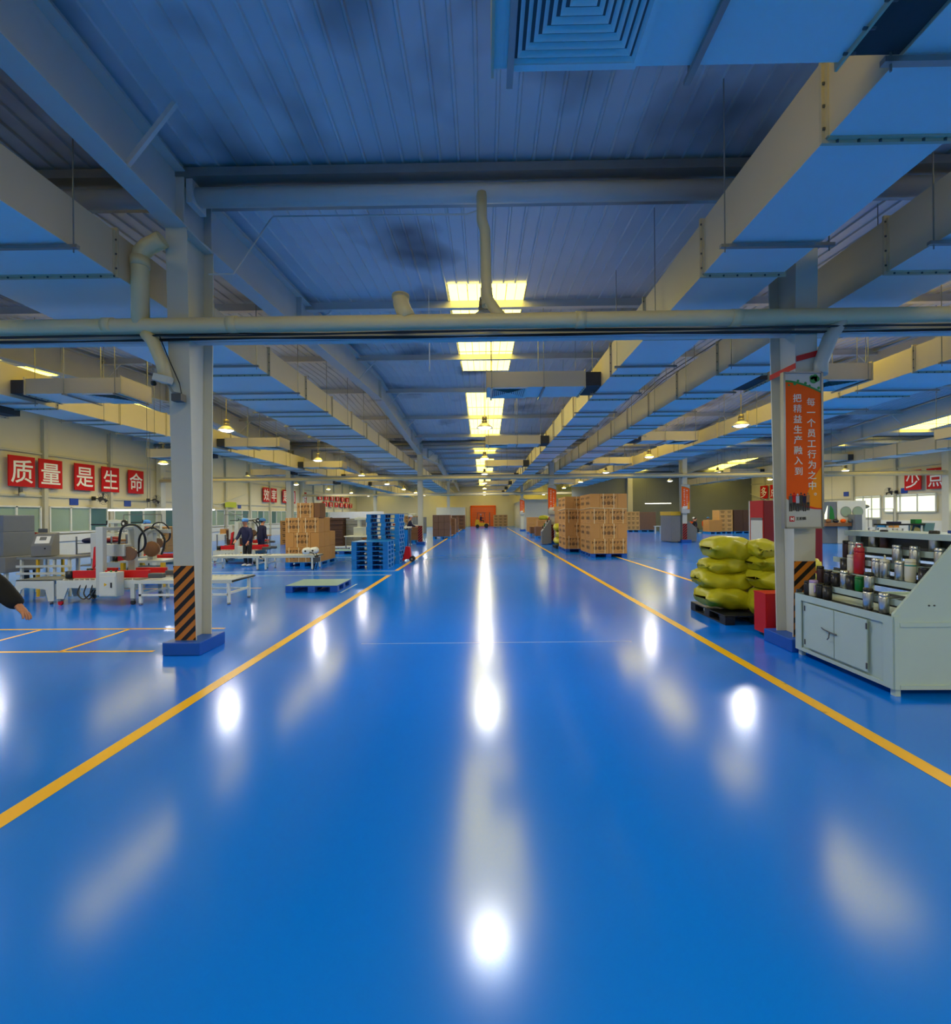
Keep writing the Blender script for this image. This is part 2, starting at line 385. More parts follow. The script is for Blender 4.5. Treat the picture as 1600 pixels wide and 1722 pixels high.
# skylights
def skylight(x, ya, yb):
    za, zb = roofz(ya)-.026, roofz(yb)-.026; w = .8
    t = thing('skylight_window', 'skylight', 'window', (x, 0, 0)); t['kind'] = 'structure'
    MB().add([(-w, ya, za), (w, ya, za), (w, yb, zb), (-w, yb, zb)], [(0, 1, 2, 3)]).build('skylight_pane', 'sky', t)
    mb = MB()
    for i in range(1, 8):
        xx = -w+i*.2; mb.tube([(xx, ya, za-.004), (xx, yb, zb-.004)], .005 if i % 2 else .01, 4)
    n = max(1, round(abs(yb-ya)/2.1))
    for i in range(1, n):
        yy = ya+(yb-ya)*i/n; z = roofz(yy)-.035; mb.tube([(-w, yy, z), (w, yy, z)], .014, 4)
    for s in (-1, 1): mb.tube([(s*w, ya, za), (s*w, yb, zb)], .012, 4)
    mb.build('glazing_bar', 'wallpost', t)
for v in VAL[:-1]:
    for x in [-15.8, -7.9, .09, 8.0, 15.9, 23.9]:
        if v > 0: skylight(x, v+3.0, v+9.6); skylight(x, v+12.2, v+19.6)
        else: skylight(x, v+3.0, v+9.6); skylight(x, v+12.2, v+17.4)

# ------------------------------------------------------------------ ducts
def duct(name, x0, x1, z0, z1, y0, y1, lab, first=3.34, pitch=1.86):
    t = thing(name, lab, 'air duct', ((x0+x1)/2, y0, z0)); w = (x1-x0)/2; h = z1-z0; L = y1-y0
    MB().box(-w, w, 0, L, .002, h).build('duct_body', 'duct', t)
    MB().box(-w+.002, w-.002, .01, L-.01, -.002, .003).build('duct_underside', 'ductb', t)
    y = first-y0; k_ = 0
    while y > pitch: y -= pitch
    n = 0
    while y < L-.3:
        fl = MB(); e = .035
        fl.box(-w-e, -w, y-.012, y+.012, -e, h+e).box(w, w+e, y-.012, y+.012, -e, h+e).box(-w, w, y-.012, y+.012, -e, 0).box(-w, w, y-.012, y+.012, h, h+e)
        fl.box(-w-.012, -w, y-.04, y+.04, 0, h).box(w, w+.012, y-.04, y+.04, 0, h).box(-w, w, y-.04, y+.04, -.012, 0)
        F = fl.build('flange', 'flange', t)
        if -1 < y+y0 < 12:
            bm_ = MB(); q = -w+.08
            while q < w: bm_.lathe([(.011, -.02), (.011, 0)], (q, y-.012, -.012), 6); q += .16
            q = .07
            while q < h: bm_.box(-w-.03, -w-.01, y-.02, y, q-.01, q+.01); bm_.box(w+.01, w+.03, y-.02, y, q-.01, q+.01); q += .17
            bm_.build('bolt', 'dgrey', F)
        n += 1
        if n % 1 == 0 and n < 60:
            yb = y+1.25
            if yb < L-.2 and (n % 2 == 0 or y0+yb < 14):
                hb = MB().box(-w-.12, w+.12, yb-.02, yb+.02, -.055, -.02)
                hb.build('hanger_bar', 'galv', t)
                rz = roofz(yb+y0)-z0-.03
                for s_ in (-1, 1): MB().tube([(s_*(w+.07), yb, -.1), (s_*(w+.07), yb, rz)], .007, 5).build('hanger_rod', 'galv', t)
        y += pitch
    return t
ZB = 4.55
duct('supply_duct', 2.59, 3.52, ZB, 5.17, -14, 66, 'long square duct left of the banner column, its short branches reach over the aisle')
duct('supply_duct', 4.73, 5.68, ZB, 5.17, -14, 66, 'long square duct just right of the banner column')
duct('supply_duct', 8.64, 10.3, ZB, 5.05, -14, 45, 'long wide duct right of the one beyond the banner column, sunlit beige side')
duct('supply_duct', 20.4, 21.6, ZB, 5.1, -14, 45, 'long duct nearest the right wall with the 少点 signs')
duct('supply_duct', -6.22, -4.375, 4.65, 5.17, -14, 66, 'long wide flat duct just left of the striped left column')
duct('supply_duct', -11.6, -10.55, 4.48, 5.2, -14, 66, 'long duct over the packing lines with bright sunlit beige side')
# branches
def branch_proto(L, h=.34, w=.85):
    t = thing('branch_duct', 'x', 'air duct', group='short branch ducts')
    # local: connector at x=0, runs to -x
    MB().box(-L, -.34, -w/2, w/2, .002, h).build('duct_body', 'duct', t)
    MB().box(-L+.002, -.342, -w/2+.002, w/2-.002, -.002, .003).build('duct_underside', 'ductb', t)
    MB().box(-.34, 0, -w/2+.02, w/2-.02, .02, h-.02).build('flexible_connector', 'canvas', t)
    fl = MB()
    for a in (-.35, -L+.01):
        e = .03
        fl.box(a-.008, a+.008, -w/2-e, w/2+e, -e, 0).box(a-.008, a+.008, -w/2-e, w/2+e, h, h+e).box(a-.008, a+.008, -w/2-e, -w/2, 0, h).box(a-.008, a+.008, w/2, w/2+e, 0, h)
    fl.build('flange', 'flange', t)
    bl = MB()
    for i in range(6): bl.tube([(-.38, -w/2+.08+i*.14, -.02), (-.31, -w/2+.08+i*.14, -.02)], .009, 5)
    bl.build('bolt', 'dgrey', t)
    # four-way diffuser under the outer end
    cx = -L+.5; q = .4
    fr = MB()
    for s in (-1, 1): fr.box(cx-q, cx+q, s*q-.02, s*q+.02, -.025, -.002).box(cx+s*q-.02, cx+s*q+.02, -q, q, -.025, -.002)
    D = fr.build('diffuser_frame', 'ductb', t)
    lv = MB(); n = 9
    for i in range(n):
        a = q*(1-i/n)-.015; b_ = a-.03; z0, z1 = -.02, .04
        z0 -= .0
        for r_ in range(4):
            mtx = Matrix.Translation((cx, 0, 0)) @ Matrix.Rotation(r_*pi/2, 4, 'Z')
            lv.add([(a, -a, -.022), (a, a, -.022), (b_, b_, .0), (b_, -b_, .0)], [(0, 1, 2, 3)], False, mtx)
    lv.build('diffuser_louvre', 'ductb', D)
    MB().box(cx-q+.01, cx+q-.01, -q+.01, q-.01, -.0035, -.0025).build('diffuser_throat', 'dgrey', D)
    for xx in (-L+.12, -L*.5):
        hb = MB(); hb.tube([(xx, -w/2-.05, -.03), (xx, -w/2-.05, 1.9)], .008, 5).tube([(xx, w/2+.05, -.03), (xx, w/2+.05, 1.9)], .008, 5).box(xx-.02, xx+.02, -w/2-.08, w/2+.08, -.05, -.02)
        hb.build('hanger', 'galv', t)
    return t
br = branch_proto(2.52); first = True
def branch(x, y, z, rz, lab):
    global first
    if first: br.location = (x, y, z); br.rotation_euler = (0, 0, rz); br['label'] = lab; first = False; return
    dup(br, lab, (x, y, z), rz)
for i in range(8):
    y = 2.34+7.75*i
    branch(2.585, y, ZB, 0, '%s branch duct over the middle aisle counting from the camera' % ORD[i])
for i in range(6):
    y = 2.25+7.55*i
    branch(5.69, y, ZB, pi, '%s branch duct reaching right from the duct beyond the banner column' % ORD[i])
    branch(-10.54, y+.3, ZB-.02, pi, '%s branch duct reaching right from the duct over the packing lines' % ORD[i])
for i in range(4):
    branch(-11.62, 10.5+8.2*i, 4.3, 0, '%s branch duct reaching towards the left wall of big red signs' % ORD[i])
    branch(20.39, 9.5+7.7*i, 4.6, 0, '%s branch duct reaching left from the duct nearest the right wall' % ORD[i])

# ------------------------------------------------------------------ lamps
def lamp_proto():
    t = thing('high_bay_lamp', 'x', 'lamp', group='high bay lamps')
    MB().lathe([(.03, .36), (.075, .35), (.085, .25), (.06, .24), (.09, .22), (.09, .13), (.07, .12)], n=16).build('housing', 'hous', t)
    mb = MB(); n = 20; prof = [(.07, .15), (.12, .13), (.2, .06), (.27, -.01), (.265, -.014), (.19, .05), (.11, .11), (.06, .13)]
    vs = [(r*cos(2*pi*k/n), r*sin(2*pi*k/n), h) for r, h in prof for k in range(n)]
    mb.add(vs, [(i*n+k, i*n+(k+1) % n, (i+1)*n+(k+1) % n, (i+1)*n+k) for i in range(len(prof)-1) for k in range(n)], True)
    mb.build('reflector', 'reflec', t)
    MB().lathe([(.05, -.05), (.14, -.035), (.2, .0), (.19, .01), (.11, .09)], n=16).build('lens', 'lampd', t)
    MB().tube([(0, 0, .35), (0, 0, 1.0)], .012, 6).build('rod', 'hous', t)
    ld = bpy.data.lights.new('lamp_light', 'AREA'); ld.shape = 'DISK'; ld.size = .5; ld.energy = LAMP_W; ld.color = LAMP_COL
    lo = bpy.data.objects.new('lamp_light', ld); COL.objects.link(lo); lo.parent = t; lo.location = (0, 0, -.056)
    return t
lp = lamp_proto(); ft = True
ROWN = {-16.1: 'row nearest the left wall', -8.3: 'row over the packing lines', .03: 'row down the middle aisle', 8.2: 'first row right of the banner column', 16.1: 'second row right of the banner column', 24.2: 'row nearest the right wall'}
for x, nm in ROWN.items():
    for i in range(-2, 8):
        y = 6.3+7.8*i+(.8 if x in (16.1,) else 0)
        if x > 9 and y > 45: continue
        lab = '%s hanging bay lamp in the %s' % (ORD[i] if i >= 0 else 'unseen', nm)
        z = 4.5+.05*math.sin(x*3+i)
        if i < 0: lab = '%s hanging bay lamp behind the camera, %s' % (['farther', 'nearer'][i+2], nm)
        if ft: lp.location = (x, y, z); lp['label'] = lab; ft = False; o = lp
        else: o = dup(lp, lab, (x, y, z))
        MB().tube([(0, 0, 1.0), (0, 0, roofz(y)-z-.03)], .006, 5).build('suspension_cable', 'dgrey', o)

# ------------------------------------------------------------------ drain pipes, cables
def pipe(name, lab, pts, r, m='pvc', cat='pipe', n=14, coup=()):
    t = thing(name, lab, cat, (0, 0, 0)); MB().tube(pts, r, n).build('pipe_run', m, t)
    for c, d in coup:
        MB().tube([Vector(c)-Vector(d)*.06, Vector(c)+Vector(d)*.06], r*1.1, n).build('coupling', m, t)
    return t
pipe('drain_pipe', 'thick cream drain pipe crossing the hall in front of the near columns', [(-19.5, 5.42, 4.12), (-6, 5.43, 4.13), (4, 5.44, 4.15), (27, 5.45, 4.2)], .093,
     coup=[((x, 5.435, 4.142), (1, 0, 0)) for x in (-6.2, -4.65, -3.1, 1.2, 3.1)])
for v, nm in ((26.6, 'second column row'), (47.4, 'third column row')):
    pipe('drain_pipe', 'cream drain pipe crossing the hall at the %s' % nm, [(-19.5, v-.35, 3.95), (27, v-.35, 4.02)], .09)
pipe('downpipe', 'cream downpipe with elbow beside the striped left column top', [(-4.26, 5.43, 4.14), (-4.26, 5.43, 4.95), (-4.24, 5.43, 5.05), (-4.17, 5.44, 5.13), (-4.06, 5.44, 5.18), (-3.98, 5.44, 5.22)], .095, coup=[((-4.26, 5.43, 4.93), (0, 0, 1))])
pipe('downpipe', 'thin crooked cream downpipe from strut to drain pipe over the aisle', [(.0, 5.62, 5.85), (.0, 5.6, 5.5), (.04, 5.58, 5.35), (.05, 5.55, 4.6), (.07, 5.52, 4.45), (.16, 5.46, 4.28), (.24, 5.44, 4.18)], .068, coup=[((.05, 5.56, 4.55), (0, 0, 1)), ((.06, 5.54, 4.44), (0, 0, 1))])
pipe('vent_stub', 'short bent pipe stub with flange standing on the drain pipe', [(-.92, 5.44, 4.18), (-.98, 5.46, 4.3), (-1.02, 5.5, 4.4), (-1.03, 5.52, 4.5)], .1, coup=[((-1.03, 5.52, 4.5), (0, 0, .2)), ((-1.03, 5.52, 4.5), (0, 0, .35))])
pipe('downpipe', 'curved cream downpipe going down the striped left column', [(-4.2, 5.44, 4.05), (-4.12, 5.45, 3.95), (-4.02, 5.46, 3.7), (-3.97, 5.48, 3.45)], .075)
pipe('downpipe', 'pale downpipe behind the banner column', [(4.4, 5.46, 4.1), (4.3, 5.5, 3.9), (4.2, 5.52, 3.6), (4.18, 5.5, 3.45)], .08, 'col')
for i, (dz, dy) in enumerate(((-.115, .02), (-.13, -.03), (-.14, .05), (-.12, .08))):
    pts = [(x, 5.44+dy, 4.145+dz+.012*sin(x*1.3+i*2)-(.01*i)) for x in [-19+1.0*q for q in range(46)]]
    o = MB().tube(pts, .009+.003*(i % 2), 5).build('cable', 'black')
    tag(o, ['black cable slung directly under the near drain pipe', 'front black cable slung under the near drain pipe', 'lowest black cable slung under the near drain pipe', 'rear black cable slung under the near drain pipe'][i], 'cable')
tag(MB().tube([(-3.6, 5.75, 4.95), (-3.3, 5.8, 4.97), (-3.0, 6.2, 5.95), (-2.95, 6.2, 6.0), (-.2, 5.75, 5.68), (0, 5.66, 5.68)], .011, 6).build('conduit', 'purlin'), 'thin white conduit bent from left roof frame to the crooked downpipe', 'conduit')
tag(MB().tube([(-1.1, 9.0, 4.7), (-1.1, 9.0, 5.35)], .012, 6).tube([(-1.1, 9.0, 5.35), (-1.1, 9.0, roofz(9)-.03)], .004, 5).build('hanging_rod', 'paper'), 'white rod hanging alone left of the first skylights', 'rod')
# long conduits on the deck
for i, x in enumerate((-9.2, -9.0, 6.4, 6.6)):
    tag(MB().tube([(x, 6, roofz(6)-.1), (x, 16.2, ZR-.25), (x, 26, roofz(26)-.1)], .015, 5).build('conduit', 'dgrey'), ['dark conduit along roof over packing lines, wall side', 'dark conduit along roof over packing lines, aisle side', 'dark conduit on roof right of banner column, aisle side', 'dark conduit on roof right of banner column, outer side'][i], 'conduit')
# security camera on the left column
t = thing('security_camera', 'white security camera on bracket fixed to the striped left column', 'camera', (-3.95, 5.47, 3.42))
MB().box(-.14, .06, -.1, .0, .0, .09, Matrix.Rotation(R(14), 4, 'Y')).build('camera_body', 'offwhite', t, .01)
MB().lathe([(.03, 0), (.03, .03)], (-.16, -.05, .0), 12, 'x').build('lens', 'black', t)
MB().tube([(0, 0, 0), (.06, .0, -.1), (.16, .02, -.12)], .015, 6).build('bracket', 'galv', t)
MB().box(.08, .2, -.06, .04, -.22, -.13).build('junction_box', 'dgrey', t)
MB().tube([(.18, 0, -.18), (.16, -.02, .0), (.02, -.04, .35), (-.1, 0, .6)], .007, 5).build('wire', 'black', t)

# ------------------------------------------------------------------ wall signs, windows, fans on the left wall
FZ = {'left': (R(90), 0, R(90)), 'right': (R(90), 0, R(-90)), 'cam': (R(90), 0, 0)}
def wall_sign(ch, side, y, z, w, h, lab, group=None, name='wall_sign', m='signred', tm='paper', size=None, bold=.009):
    off = .018 if name == 'blue_sign' else .18; X = XL+off if side == 'left' else XR-off; s = 1 if side == 'left' else -1
    t = thing(name, lab, 'sign', (X, y, z), 0, group)
    MB().box(-.02, .02, -w/2, w/2, 0, h).build('sign_board', m, t, .004)
    if ch: text(ch, size or w*.88, tm, t, (s*.0215, 0, h/2), FZ[side], 'character', bold, 1, 1.12 if not size else 1)
    return t
for i, (c, y, lab) in enumerate((('质', 18.55, 'leftmost'), ('量', 19.8, 'second'), ('是', 21.5, 'third'), ('生', 23.0, 'fourth'), ('命', 24.7, 'fifth'))):
    wall_sign(c, 'left', y, 3.13, 1.08, 1.3, '%s big red sign with white character %s, high on the left wall' % (['leftmost', 'second from left', 'middle', 'fourth from left', 'rightmost of five'][i], c), 'quality slogan signs')
for i, (c, y) in enumerate((('效', 39.6), ('率', 41.0), ('是', 43.4), ('目', 45.1), ('标', 48.0))):
    wall_sign(c, 'left', y, 3.1, 1.14, 1.3, '%s of the five farther red signs on left wall, white character %s' % (['nearest', 'second', 'third', 'fourth', 'last'][i], c), 'efficiency slogan signs')
for r_, zz in ((0, 3.75), (1, 2.95)):
    for i in range(6):
        c = '以人为本安全生产求发展'[r_*5+i]
        wall_sign(c, 'left', 52.6+i*2.1+r_*1.6, zz, 1.4, .62, 'small distant red sign far along the left wall, %s in the %s line' % (ORD[i], ['upper', 'lower'][r_]), 'distant red signs', size=.55, bold=.01)
for c, y, lab in (('少', 28.75, 'red sign with white character 少 on the right wall'), ('点', 27.3, 'red sign with white character 点 beside the 少 sign'), ('多', 43.9, 'red sign with white character 多 above the red cabinet'), ('点', 42.4, 'red sign with white 点 half hidden by the banner column')):
    wall_sign(c, 'right', y, 3.12, 1.1, 1.28, lab, 'right wall slogan signs')
for side, y, z, n, lab in (('left', 21.1, 2.4, 'A1', 'small blue sign under the middle big red sign'), ('left', 24.3, 2.4, 'A2', 'small blue sign under the fourth big red sign'), ('left', 35.5, 2.45, 'A3', 'tiny distant blue sign above the farther left windows'),
                             ('right', 34.2, 2.95, 'L1', 'small blue sign at the left end of the lit right windows'), ('right', 29.5, 2.95, 'L2', 'small blue sign left of the wall fan, right wall')):
    wall_sign('', side, y, z, .44, .34, lab, 'small blue signs', 'blue_sign', 'sblue')
    o = bpy.context.scene.objects
for side, y, z, lab in (('left', 34.0, 2.5, 'yellow-green strip sign over distant left windows'), ('right', 45.0, 1.9, 'yellow-green sign beside the red cabinet')):
    wall_sign('', side, y, z, 1.5, .42, lab, None, 'wall_sign', 'lime')
# windows on the left wall
k = 0; y = 12.9
while y < 62:
    k += 1; w = 3.05
    t = thing('window_%d' % k, 'white framed sliding window', 'window', (XL+.03, y, 1.1)); t['kind'] = 'structure'
    fr = MB()
    for a in (0, w/3, 2*w/3, w): fr.box(0, .09, a-.035, a+.035, 0, 1.2)
    fr.box(0, .09, 0, w, -.04, .05).box(0, .09, 0, w, 1.15, 1.22); fr.build('window_frame', 'white', t)
    for j in range(3):
        MB().box(.02, .03, j*w/3+.03, (j+1)*w/3-.03, .05, 1.15).build('pane', 'glassd' if (j+k) % 4 == 1 else 'glass', t)
    MB().box(0, .07, -.3, w+.3, -.42, -.1).build('window_panel', 'white', t)
    y += 3.47
S(MB().box(XL, XL+.05, 12, 62, .0, .66), 'baseboard_left', 'white', 'white lower wall panel')
# lit office windows on the right wall
for i, (ya, yb, za, zb) in enumerate(((27.4, 30.9, 1.72, 2.86), (31.2, 33.3, 1.3, 2.86), (33.7, 36.0, 1.3, 2.6), (23.5, 26.4, 1.72, 2.86))):
    t = thing('window_%d' % (30+i), 'lit office window', 'window', (XR-.04, ya, za)); t['kind'] = 'structure'; L = yb-ya; h = zb-za
    fr = MB(); n = 3
    for j in range(n+1): fr.box(-.06, 0, j*L/n-.04, j*L/n+.04, 0, h)
    fr.box(-.06, 0, 0, L, -.05, .03).box(-.06, 0, 0, L, h-.03, h+.05); fr.build('window_frame', 'offwhite', t)
    for j in range(n): MB().box(-.025, -.015, j*L/n+.04, (j+1)*L/n-.04, .03, h-.03).build('pane', 'lit', t)
S(MB().box(XR-.05, XR, 20, 45, 0, 1.15), 'baseboard_right', 'white', 'white lower wall panel')
# wall bracing
for i, p in enumerate((((XR-.25, 46, 3.7), (XR-.25, 37, 1.2)), ((XR-.25, 46, 1.2), (XR-.25, 37, 3.7)), ((XL+.25, 28, 3.6), (XL+.25, 36, 1.6)), ((XL+.25, 28, 1.6), (XL+.25, 36, 3.6)))):
    S(MB().tube(p, .025, 6), 'wall_brace_beam', 'steel', 'diagonal brace rod along the wall')
def fan(loc, side, lab):
    s = 1 if side == 'left' else -1
    t = thing('wall_fan', lab, 'fan', loc, 0 if side == 'left' else pi, 'wall fans')
    MB().box(-.08, .04, -.06, .06, -.1, .1).tube([(0, 0, 0), (.3, 0, .0)], .025, 6).build('bracket', 'black', t)
    MB().lathe([(.03, .25), (.08, .27), (.09, .42), (.05, .46)], n=12, axis='x').build('motor', 'black', t)
    c = MB()
    for r_ in (.12, .22, .31): c.tube([(.5-(.31-r_)*.15, r_*cos(a*pi/12), r_*sin(a*pi/12)) for a in range(25)], .006, 4, False)
    for a in range(12): c.tube([(.52, .05*cos(a*pi/6), .05*sin(a*pi/6)), (.5, .31*cos(a*pi/6), .31*sin(a*pi/6)), (.4, .31*cos(a*pi/6), .31*sin(a*pi/6)), (.36, .06*cos(a*pi/6), .06*sin(a*pi/6))], .004, 4, False)
    c.build('guard', 'dgrey', t)
    for a in range(3):
        MB().add([(.46, -.03, .04), (.44, .03, .04), (.43, .11, .27), (.47, -.08, .28), (.465, -.03, .04), (.445, .03, .04), (.435, .11, .27), (.475, -.08, .28)], [(0, 1, 2, 3), (7, 6, 5, 4), (0, 4, 5, 1), (1, 5, 6, 2), (2, 6, 7, 3), (3, 7, 4, 0)], False, Matrix.Rotation(a*2*pi/3, 4, 'X')).build('blade', 'black', t)
    return t
fan((XL+.2, 22.0, 2.75), 'left', 'black wall fan on left wall below the fourth big red sign')
fan((XL+.2, 25.6, 2.78), 'left', 'black wall fan on left wall below the last big red sign')
fan((XR-.2, 29.9, 3.05), 'right', 'black wall fan on the right wall')
t = thing('security_camera', 'small camera mounted on the left wall beneath the 质 sign', 'camera', (XL+.2, 18.5, 2.8))
MB().lathe([(.1, 0), (.1, .06), (.07, .14), (.0, .17)], n=12, axis='x').build('camera_dome', 'offwhite', t); MB().box(-.06, .02, -.06, .06, -.05, .3).build('bracket', 'dgrey', t)
# ------------------------------------------------------------------ far end: roller door, offices
t = thing('door_1', 'orange roller shutter door', 'door', (-.2, 68.1, 0)); t['kind'] = 'structure'
mb = MB()
for i in range(12): mb.box(-1.75, 1.75, -.03-.02*(i % 2), .02, i*.25, i*.25+.24)
mb.build('shutter', 'doororange', t); MB().box(-1.95, -1.75, -.1, .05, 0, 3.1).box(1.75, 1.95, -.1, .05, 0, 3.1).box(-1.95, 1.95, -.1, .05, 3.0, 3.2).build('door_frame', 'orange', t)
S(MB().box(4.6, 9.2, 50, 68, 0, 3.4).box(4.55, 9.25, 49.95, 68, 3.4, 3.48), 'room_wall', 'room', 'white panelled room right of the far aisle')
S(MB().box(-7, -2.8, 64, 68.2, 0, 2.9), 'room_wall', 'room', 'far room panel left of the orange door')
# ------------------------------------------------------------------ banners on columns
def banner(loc, lab, full, w=.46, h=1.9):
    t = thing('hanging_banner', lab, 'banner', loc, 0, 'slogan banners on columns'); zt = h
    MB().box(-w/2, w/2, -.018, .018, 0, h).build('board', 'gpanel', t)
    f = MB()
    for a in (-w/2, w/2): f.box(a-.012, a+.012, -.03, .03, -.01, h+.01)
    f.box(-w/2, w/2, -.03, .03, -.012, .008).box(-w/2, w/2, -.03, .03, h-.008, h+.012); f.build('frame', 'galv', t)
    for z_ in (.25, h-.3): MB().box(-.05, .05, .018, .2, z_-.02, z_+.02).build('bracket', 'galv', t)
    n = 12; W = w/2-.012
    top = [(-W+2*W*i/n, h-.1-.14*(i/n)**1.7) for i in range(n+1)]
    bot = [(-W+2*W*i/n, .36-.13*(1-(1-i/n)**2)) for i in range(n+1)]
    pl = [(x, z) for x, z in bot]+[(x, z) for x, z in reversed(top)]
    MB().add([(x, -.0195, z) for x, z in pl], [tuple(range(len(pl)))]).build('orange_field', 'orange', t)
    am = [(-W*.0+W*i/n, .29-.07*(i/n)) for i in range(n+1)]+[(W, .75), (W*.6, .62), (W*.25, .45)]
    MB().add([(x, -.0205, z) for x, z in am], [tuple(range(len(am)))]).build('amber_patch', 'orange2', t)
    for poly, m_, nm in (([(x, z, .012) for x, z in top], 'green', 'green_vine'), ([(x, z, .008) for x, z in bot[6:]], 'red', 'red_swoosh')):
        g = MB()
        for (x0, z0, a), (x1, z1, b_) in zip(poly[:-1], poly[1:]): g.add([(x0, -.022, z0-a), (x1, -.022, z1-b_), (x1, -.022, z1+b_), (x0, -.022, z0+a)], [(0, 1, 2, 3)])
        g.build(nm, m_, t)
    if full:
        g = MB()
        for x, z, r_ in ((.13, h-.09, .045), (.17, h-.08, .035), (.15, h-.05, .03), (.11, h-.06, .028), (-.06, h-.1, .016), (-.1, h-.135, .02), (-.17, h-.15, .014), (.03, h-.13, .018), (.08, h-.16, .014), (.19, h-.19, .018)):
            g.lathe([(r_*.6, -.0), (r_, -.004)], (x, -.02, z), 10, 'y')
        g.build('green_leaf', 'green', t)
        for xx, chars, z0, st in ((.095, '每一个员工行为之中', h-.36, .128), (-.07, '把精益生产融入到', h-.31, .128)):
            for i, c in enumerate(chars):
                text(c, .108, 'white', t, (xx+i*.0012, -.0225, z0-i*st), FZ['cam'], 'character', 0 if c in '每精' else .0012)
        text('。', .1, 'white', t, (.14, -.0225, .41), FZ['cam'], 'character', .001)
        # printed group of five people standing
        cs = ['dgrey', 'signred', 'wshirt', 'black', 'navy', 'wood']
        for i in range(6):
            x = -.16+i*.042; z = .2+.012*(i % 2)
            p_ = MB().add([(x-.02, -.0225, z+.1), (x+.02, -.0225, z+.1), (x+.024, -.0225, z+.19), (x-.024, -.0225, z+.19)], [(0, 1, 2, 3)]).lathe([(.012, 0), (.012, -.001)], (x, -.022, z+.207), 8, 'y')
            p_.build('printed_person', cs[i], t)
            MB().add([(x-.018, -.0225, z+.0), (x-.004, -.0225, z), (x, -.0225, z+.08), (x+.004, -.0225, z), (x+.018, -.0225, z), (x+.02, -.0225, z+.1), (x-.02, -.0225, z+.1)], [(0, 1, 2, 5, 6), (2, 3, 4, 5)]).build('printed_legs', 'black', t)
        MB().box(-.175, -.115, -.021, -.018, .075, .14).build('logo_square', 'signred', t)
        text('N', .05, 'paper', t, (-.145, -.0225, .108), FZ['cam'], 'logo_mark', .003)
        text('王相鸽', .042, 'black', t, (-.035, -.0205, .112), FZ['cam'], 'logo_text', .001)
    else:
        for xx, n_, z0 in ((.08, 9, h-.36), (-.08, 8, h-.3)):
            for i, c in enumerate('每一个员工行为之中'[:n_] if xx > 0 else '把精益生产融入到'): text(c, .108, 'white', t, (xx, -.0225, z0-i*.128), FZ['cam'], 'character', 0)
        MB().box(-.17, .1, -.021, -.018, .26, .42).build('printed_crowd', 'white', t)
    return t
banner((3.92, 5.46, 1.56), 'large orange banner with two columns of white characters on near right column', True)
for x, y, lab in ((4.05, 26.3, 'small orange banner on second column behind carton stacks'), (11.97, 26.3, 'orange banner on column beside grey cabinet, right bay'), (4.05, 47.1, 'tiny distant orange banner on third column by the aisle')):
    banner((x, y, 1.75), lab, False, .5, 1.7)
# ------------------------------------------------------------------ pallets and cartons
def pallet_mesh(w, d, h=.15, solid=False):
    mb = MB(); bw = w*.14; bd = d*.15
    mb.box(-w/2, w/2, 0, d, h-.025, h)
    for x in (-w/2, -bw/2, w/2-bw):
        for y in (0, d/2-bd/2, d-bd): mb.box(x, x+bw, y, y+bd, .02, h-.025)
        mb.box(x, x+bw, 0, d, 0, .022)
    return mb
PAL = {}
def pallet(loc, lab, w=1.2, d=1.0, m='blue', h=.15, group=None, rz=0, top=None):
    k_ = (w, d, m, h)
    if k_ not in PAL:
        o = pallet_mesh(w, d, h).build('pallet', m, None, .006); PAL[k_] = o; tag(o, lab, 'pallet', group); o.location = loc; o.rotation_euler = (0, 0, rz); return o
    o = PAL[k_].copy(); COL.objects.link(o); o.location = loc; o.rotation_euler = (0, 0, rz); o['label'] = lab
    if group: o['group'] = group
    elif 'group' in o: del o['group']
    return o
def carton_proto(w, d, h, marks, m='carton', side=True):
    t = thing('carton', 'x', 'box')
    MB().box(-w/2, w/2, 0, d, 0, h).build('box_body', m, t, .006)
    MB().box(-w/2+.01, w/2-.01, d/2-.03, d/2+.03, h, h+.002).build('tape', 'carton3', t)
    def printset(x0, y0, rot, W, prefix=''):
        e = bpy.data.objects.new('print', None)
        s_ = W/.75
        R_ = Matrix.Rotation(rot, 4, 'Z')
        P = lambda x, z: tuple(R_ @ Vector((x, -.0015, z))+Vector((x0, y0, 0)))
        text('トオドライ', .14*s_, 'ink', t, P(0, h*.75), (R(90), 0, rot), 'printed_text', .004)
        rg = MB()
        for q in (-1, 0, 1):
            for r0, r1 in ((.08, .058), (.044, 0.014)):
                vs = []; n = 14
                for i in range(n):
                    a = 2*pi*i/n; vs += [P((q*.19)*s_+r0*s_*cos(a), h*.38+r0*s_*sin(a)), P(q*.19*s_+r1*s_*cos(a), h*.38+r1*s_*sin(a))]
                rg.add(vs, [(2*i, 2*i+1, (2*i+3) % (2*n), (2*i+2) % (2*n)) for i in range(n)])
        for z, a, b_ in ((.57, -.2, .2), (.15, -.04, .2)):
            rg.add([P(a*s_, h*z-.004), P(b_*s_, h*z-.004), P(b_*s_, h*z+.004), P(a*s_, h*z+.004)], [(0, 1, 2, 3)])
        rg.build('printed_rings', 'ink', t)
    if marks:
        printset(0, 0, 0, w)
        st = MB()
        for x in (-w*.29, w*.29): st.box(x-.012, x+.012, -.003, d+.003, h, h+.004).box(x-.012, x+.012, -.004, -.0005, 0, h)
        for x in (-w*.29, w*.29): MB().box(x-.012, x+.012, -.004, -.0005, 0, h).box(x-.012, x+.012, -.003, d+.003, h-.001, h+.003).build('packing_strap', 'strap', t)
    if side:
        printset(-w/2, d/2, -pi/2, d*.8); 
    return t
CART = {}
